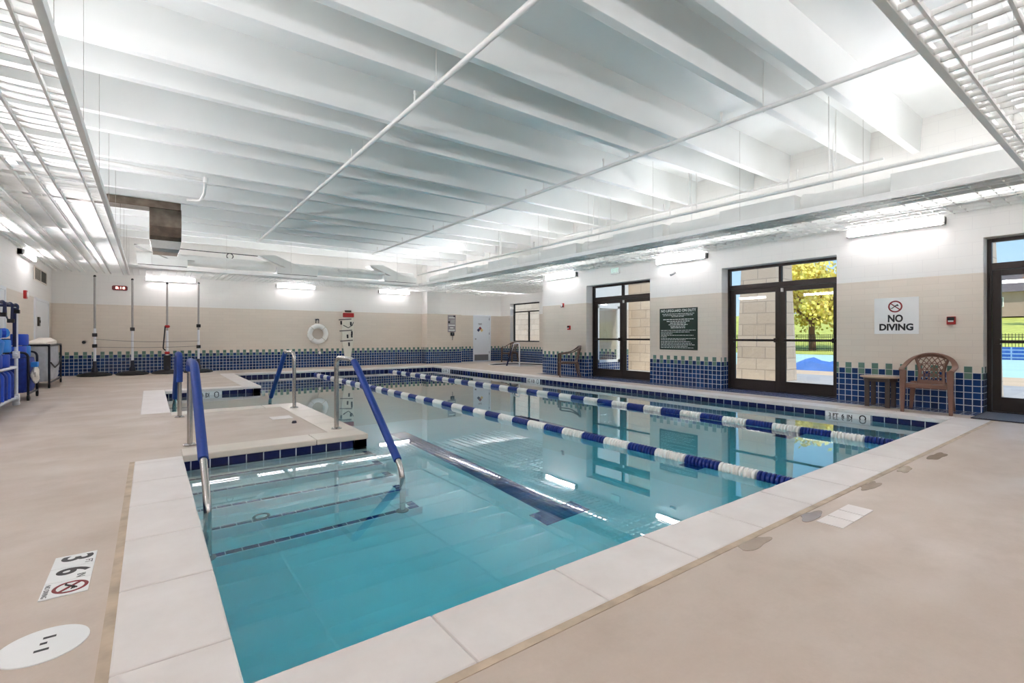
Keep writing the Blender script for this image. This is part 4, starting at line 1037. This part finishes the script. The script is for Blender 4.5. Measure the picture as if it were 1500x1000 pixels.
# ------------------------------------------------------------------ deck plates and puddles
o = thing('skimmer_lid', 'round white skimmer lid set in the deck at lower left', 'lid', (-0.31, 2.43, 0.0))
MB().lathe([(.128, 0), (.128, .004), (.12, .006), (0, .006)], 48).build('lid', 'sign_white', o)
sb = MB(); sb.box(.03, .0, .006, .045, .06, .0068); sb.box(.0, -.035, .006, .014, .03, .0068); sb.box(-.05, -.055, .006, -.03, .0, .0068)
sb = MB()
for dx, dy, l in ((.012, .045, .036), (.0, .005, .02), (.0, -.042, .04)): sb.box(dx - l / 2, dy - .007, .006, dx + l / 2, dy + .007, .0068)
sb.build('finger_slots', 'ink', o)
o = thing('depth_marker', 'white deck tiles reading 3 FT 6 IN with a no-diving symbol, lower left', 'depth marker', (-0.30, 3.09, 0)); L = face_deck((0, 0, .0))
for k in range(3): MB().box(-.25 + k * .167, -.08, 0, -.25 + k * .167 + .163, .08, .004, L).build('tile', 'sign_white', o)
text('3', .165, L @ Matrix.Translation((-.195, .0, .0042)), 'ink', o, bold=.004); text('FT', .04, L @ Matrix.Translation((-.12, .055, .0042)), 'ink', o)
text('6', .165, L @ Matrix.Translation((-.03, .0, .0042)), 'ink', o, bold=.004); text('IN', .045, L @ Matrix.Translation((.05, .04, .0042)), 'ink', o)
no_dive(o, L @ Matrix.Translation((.166, .015, .004)), .055); text('NO DIVING', .026, L @ Matrix.Translation((.166, -.066, .0042)), 'ink', o)
o = thing('depth_marker', 'three blank white tiles set in the deck at right by the near pool edge', 'depth marker', (3.49, 1.205, 0))
for k in range(3): MB().box(-.25 + k * .167, -.07, 0, -.25 + k * .167 + .158, .07, .004).build('tile', 'coping', o)
o = thing('depth_marker', 'single pale tile set in the concrete platform near its right edge', 'depth marker', (1.45, 7.3, 0))
MB().box(-.13, -.13, 0, .13, .13, .004).build('tile', 'coping', o)
o = thing('deck_anchor', 'small dark anchor cup in the concrete platform between the handrails', 'anchor', (1.5, 6.75, 0))
MB().lathe([(.03, 0), (.03, .012), (.02, .03), (0, .03)], 14).build('cup', 'dark_metal', o)
def puddle(x, y, sx_, sy_, label, seed, mat='puddle'):
    r_ = random.Random(seed); ph = [r_.uniform(0, 6.28) for _ in range(5)]; am = [r_.uniform(.03, .13) for _ in range(5)]
    pts = []
    for k in range(48):
        a = 2 * PI * k / 48; q = 1 + sum(am[j] * math.sin((j + 1) * a + ph[j]) for j in range(5)); pts.append((sx_ * q * math.cos(a), sy_ * q * math.sin(a)))
    o = MB().prism(pts, 0, .002).build('puddle', mat, None, tri=True); o.location = (x, y, .0005); tag(o, label, 'puddle')
puddle(2.62, 1.34, .14, .045, 'dark wet puddle on the deck near the middle of the near coping', 3)
puddle(3.3, 1.33, .12, .045, 'wet puddle on the deck left of the blank white tiles', 4)
puddle(4.35, 1.34, .16, .04, 'wet puddle on the deck beyond the blank white tiles along the coping', 5)
puddle(5.1, 1.33, .14, .04, 'wet puddle along the near coping toward the right end', 8)
puddle(5.9, 1.3, .2, .05, 'wet puddle along the near coping nearest the right door', 9)

# ------------------------------------------------------------------ hot tub
o = thing('hot_tub', 'round sunken hot tub with dark blue tile in the back right alcove', 'hot tub', (HC[0], HC[1], 0))
MB().lathe([(HR, .003), (HR - .03, .005), (HR - .04, -.02), (HR - .04, -.9), (HR - .005, -.9), (HR - .005, -.05)], 48, cap=False).build('rim', 'sign_white', o)
b = MB(); b.lathe([(HR - .06, -.9), (HR - .041, -.9), (HR - .041, -.02), (HR - .06, -.025)], 48, cap=False); b.build('tile_band', plain('dark_blue_spa_tile', srgb(14, 20, 44), .2), o)
MB().lathe([(HR - .045, -.45), (HR - .045, -.36)], 48).build('water', plain('dark_spa_water', srgb(18, 34, 52), .05), o)

# ------------------------------------------------------------------ outdoors, beyond the glazed doors
gx = XR + RT + 0.1
gb = MB(); gb.box(gx, -60, -.5, 16.5, 90, -.06); struct('ground_patio', gb, 'patio')
gb = MB(); gb.box(16.5, -60, -.5, 20.0, 90, -.07); struct('ground_paving', gb, 'sand')
gb = MB(); gb.box(20.0, -60, -.5, 37.5, 90, -.4); gb.box(37.5, -60, -.5, 52, 90, -.1); gb.add([(52, -60, -.1), (95, -60, 5.2), (95, 90, 5.2), (52, 90, -.1), (52, -60, -.5), (95, -60, -.5), (95, 90, -.5), (52, 90, -.5)], [(0, 1, 2, 3), (0, 4, 5, 1), (2, 6, 7, 3), (1, 5, 6, 2)]); struct('ground_lawn', gb, 'lawn')
pc = MB().box(20.0, -14, -.4, 36.5, 30, -.12).build('pool_cover', 'cover'); tag(pc, 'pale teal cover over the outdoor pool beyond the glazed doors', 'pool cover')
sp_ = MB().box(36.6, -20, -.4, 37.4, 9.0, .55).build('raised_pool_wall', 'spa_tile'); tag(sp_, 'blue tiled low wall beyond the teal cover outside', 'wall')
def pier(x, y, w0, w1, h_, label, brick=False):
    o = thing('stone_pier', label, 'stone column', (x, y, -.06))
    b = MB(); s_ = lambda w, z: [(-w, -w, z), (w, -w, z), (w, w, z), (-w, w, z)]
    b.loft([s_(w0, 0), s_(w1, h_)], smooth=False); b.build('shaft', 'stone', o)
    c_ = MB(); c_.box(-w1 - .06, -w1 - .06, h_, w1 + .06, w1 + .06, h_ + .12); c_.build('cap', 'stone', o)
    if brick: q = MB(); q.box(-w0 - .03, w0 - .16, 0, -w0 + .3, w0 + .03, h_); q.build('brick_edge', 'brick', o)
pier(13.48, 6.55, .55, .42, 4.2, 'tapered cut stone column standing outside the middle double door')
pier(12.88, 2.49, .55, .42, 4.2, 'tapered cut stone column outside, seen at the left edge of the rightmost door')
pier(14.45, 11.0, .75, .66, 4.2, 'stone column with a brick edge outside the far double door', True)
ws = MB().box(17.5, 19.5, -.06, 18.3, 27, 4.5).build('stone_wall', 'stone'); tag(ws, 'pale stone wall outside the alcove window', 'wall')
# iron fence
def fence(x, y0, y1, label):
    o = thing('iron_fence', label, 'fence', (x, (y0 + y1) / 2, -.1)); oy = o.location.y
    r_ = MB(); r_.box(-.02, y0 - oy, .2, .02, y1 - oy, .25); r_.box(-.02, y0 - oy, 1.15, .02, y1 - oy, 1.2); r_.box(-.02, y0 - oy, 1.3, .02, y1 - oy, 1.34); r_.build('rails', 'fence', o)
    p_ = MB(); t = y0
    while t < y1: p_.box(-.012, t - oy, 0, .012, t - oy + .024, 1.4); t += .15
    p_.build('pickets', 'fence', o)
fence(43.5, -10, 40, 'black iron picket fence beyond the outdoor pool')
def tree(name, label, x, y, z, h_, rx, rz_, mat, nleaf, seed):
    o = thing(name, label, 'tree', (x, y, z)); r_ = random.Random(seed)
    b = MB(); b.tube([(0, 0, 0), (.05, .1, h_ * .2), (0, .05, h_ * .4)], [.3, .24, .2], 10)
    for k in range(9):
        a = 2 * PI * k / 9 + r_.uniform(-.3, .3); e_ = r_.uniform(.5, .95)
        b.tube([(0, .05, h_ * .3), (math.cos(a) * rx * .3, math.sin(a) * rx * .3, h_ * .45), (math.cos(a) * rx * .7, math.sin(a) * rx * .7, h_ * .3 + h_ * .5 * e_)], [.14, .09, .04], 7)
    b.build('trunk', 'bark', o)
    lf = MB(); cl = []
    for k in range(46):
        while True:
            p = Vector((r_.uniform(-1, 1), r_.uniform(-1, 1), r_.uniform(-.8, 1)))
            if .3 < p.length < 1: break
        cl.append(Vector((p.x * rx, p.y * rx, h_ * .62 + p.z * rz_)))
    for k in range(nleaf):
        p = r_.choice(cl) + Vector((r_.gauss(0, .45), r_.gauss(0, .45), r_.gauss(0, .38))) * (rx / 3.5)
        n_ = Vector((r_.gauss(0, 1), r_.gauss(0, 1), r_.gauss(0, 1))).normalized(); u = n_.orthogonal().normalized(); v = n_.cross(u); s_ = r_.uniform(.09, .17) * rx / 3.5
        lf.add([p - u * s_, p + v * s_ * .7, p + u * s_, p - v * s_ * .7], [(0, 1, 2, 3)])
    lf.build('foliage', mat, o)
tree('autumn_tree', 'yellow autumn tree beyond the iron fence, seen through the middle double door', 46.5, 18.6, -.1, 8.2, 4.8, 3.0, 'leaf', 11000, 5)
tree('autumn_tree', 'small orange autumn tree by the houses, seen through the rightmost door', 70, 7.3, 2.0, 8.6, 1.5, 1.2, 'leaf_orange', 1500, 6)
def house(x, y, z, w_, d_, h_, label):
    o = thing('house', label, 'house', (x, y, z))
    MB().box(-d_ / 2, -w_ / 2, 0, d_ / 2, w_ / 2, h_).build('walls', 'siding', o)
    b = MB(); e_ = .6; r_ = h_ + 2.6; b.add([(-d_ / 2 - e_, -w_ / 2 - e_, h_), (d_ / 2 + e_, -w_ / 2 - e_, h_), (d_ / 2 + e_, w_ / 2 + e_, h_), (-d_ / 2 - e_, w_ / 2 + e_, h_), (0, -w_ / 2 + 2, r_), (0, w_ / 2 - 2, r_)], [(0, 3, 5, 4), (1, 4, 5, 2), (0, 4, 1), (3, 2, 5), (0, 1, 2, 3)]); b.build('roof', 'roof', o)
    for k in (-1, 0, 1):
        f_ = MB().box(-d_ / 2 - .06, k * w_ * .28 - .6, h_ * .4, -d_ / 2 - .01, k * w_ * .28 + .6, h_ * .8).build('window', 'white', o); MB().box(-d_ / 2 - .08, k * w_ * .28 - .5, h_ * .44, -d_ / 2 - .06, k * w_ * .28 + .5, h_ * .76).build('pane', 'dark_metal', f_)
house(84, 12, 3.4, 18, 10, 2.8, 'house with a dark grey roof on the rise outside the rightmost door')
house(92, -8, 4.4, 16, 10, 3.0, 'second house with a dark roof further right on the rise outside')
# blue tarp thing by the paving
o = thing('rolled_tarp', 'crumpled blue tarp with a tan underside on the paving outside', 'tarp', (19.0, 7.2, -.07))
b = MB(); secs = []
for i in range(15):
    t = i / 14; hgt = [.05, .08, .15, .26, .38, .45, .34, .3, .4, .52, .6, .58, .5, .36, .2][i]; y_ = 1.6 - 3.6 * t
    secs.append([(-.5, y_, 0), (-.35, y_, hgt * .7), (0, y_ + .05, hgt), (.4, y_, hgt * .6), (.6, y_, 0)])
b.loft(secs); b.build('tarp', 'tarp', o)
b = MB(); secs = []
for i in range(9):
    t = i / 8; secs.append([(-.62, -.5 - 1.4 * t, 0), (-.5, -.5 - 1.4 * t, .5 * math.sin(PI * (.1 + .8 * t))), (-.4, -.5 - 1.4 * t, .45 * math.sin(PI * (.1 + .8 * t))), (-.4, -.5 - 1.4 * t, 0)])
b.loft(secs); b.build('underside', 'sand', o)

# ------------------------------------------------------------------ groups of repeats
G = {'lamp': 'added strip lamps above the grid ceiling', 'lane rope': 'floating lane ropes', 'handrail': 'pool handrails', 'pole': 'net poles along the back wall',
     'depth marker': 'depth marker tiles', 'puddle': 'puddles along the near coping', 'foam float': 'foam float belts', 'foam dumbbell': 'foam dumbbells on the rack',
     'noodle': 'blue noodles in the low rack bay', 'belt': 'belts hanging on the rack rail', 'ceiling grid': 'open grid ceiling strips', 'pipe': 'overhead white pipes',
     'chair': 'resin patio chairs', 'stone column': 'stone columns outside', 'house': 'houses on the rise', 'tree': 'autumn trees outside', 'fire alarm': 'red fire alarm devices',
     'air duct': 'overhead air ducts', 'cord': 'cords strung between the poles'}
for o in COL.objects:
    if o.parent is None and o.get('category') in G and not o.get('group'): o['group'] = G[o['category']]
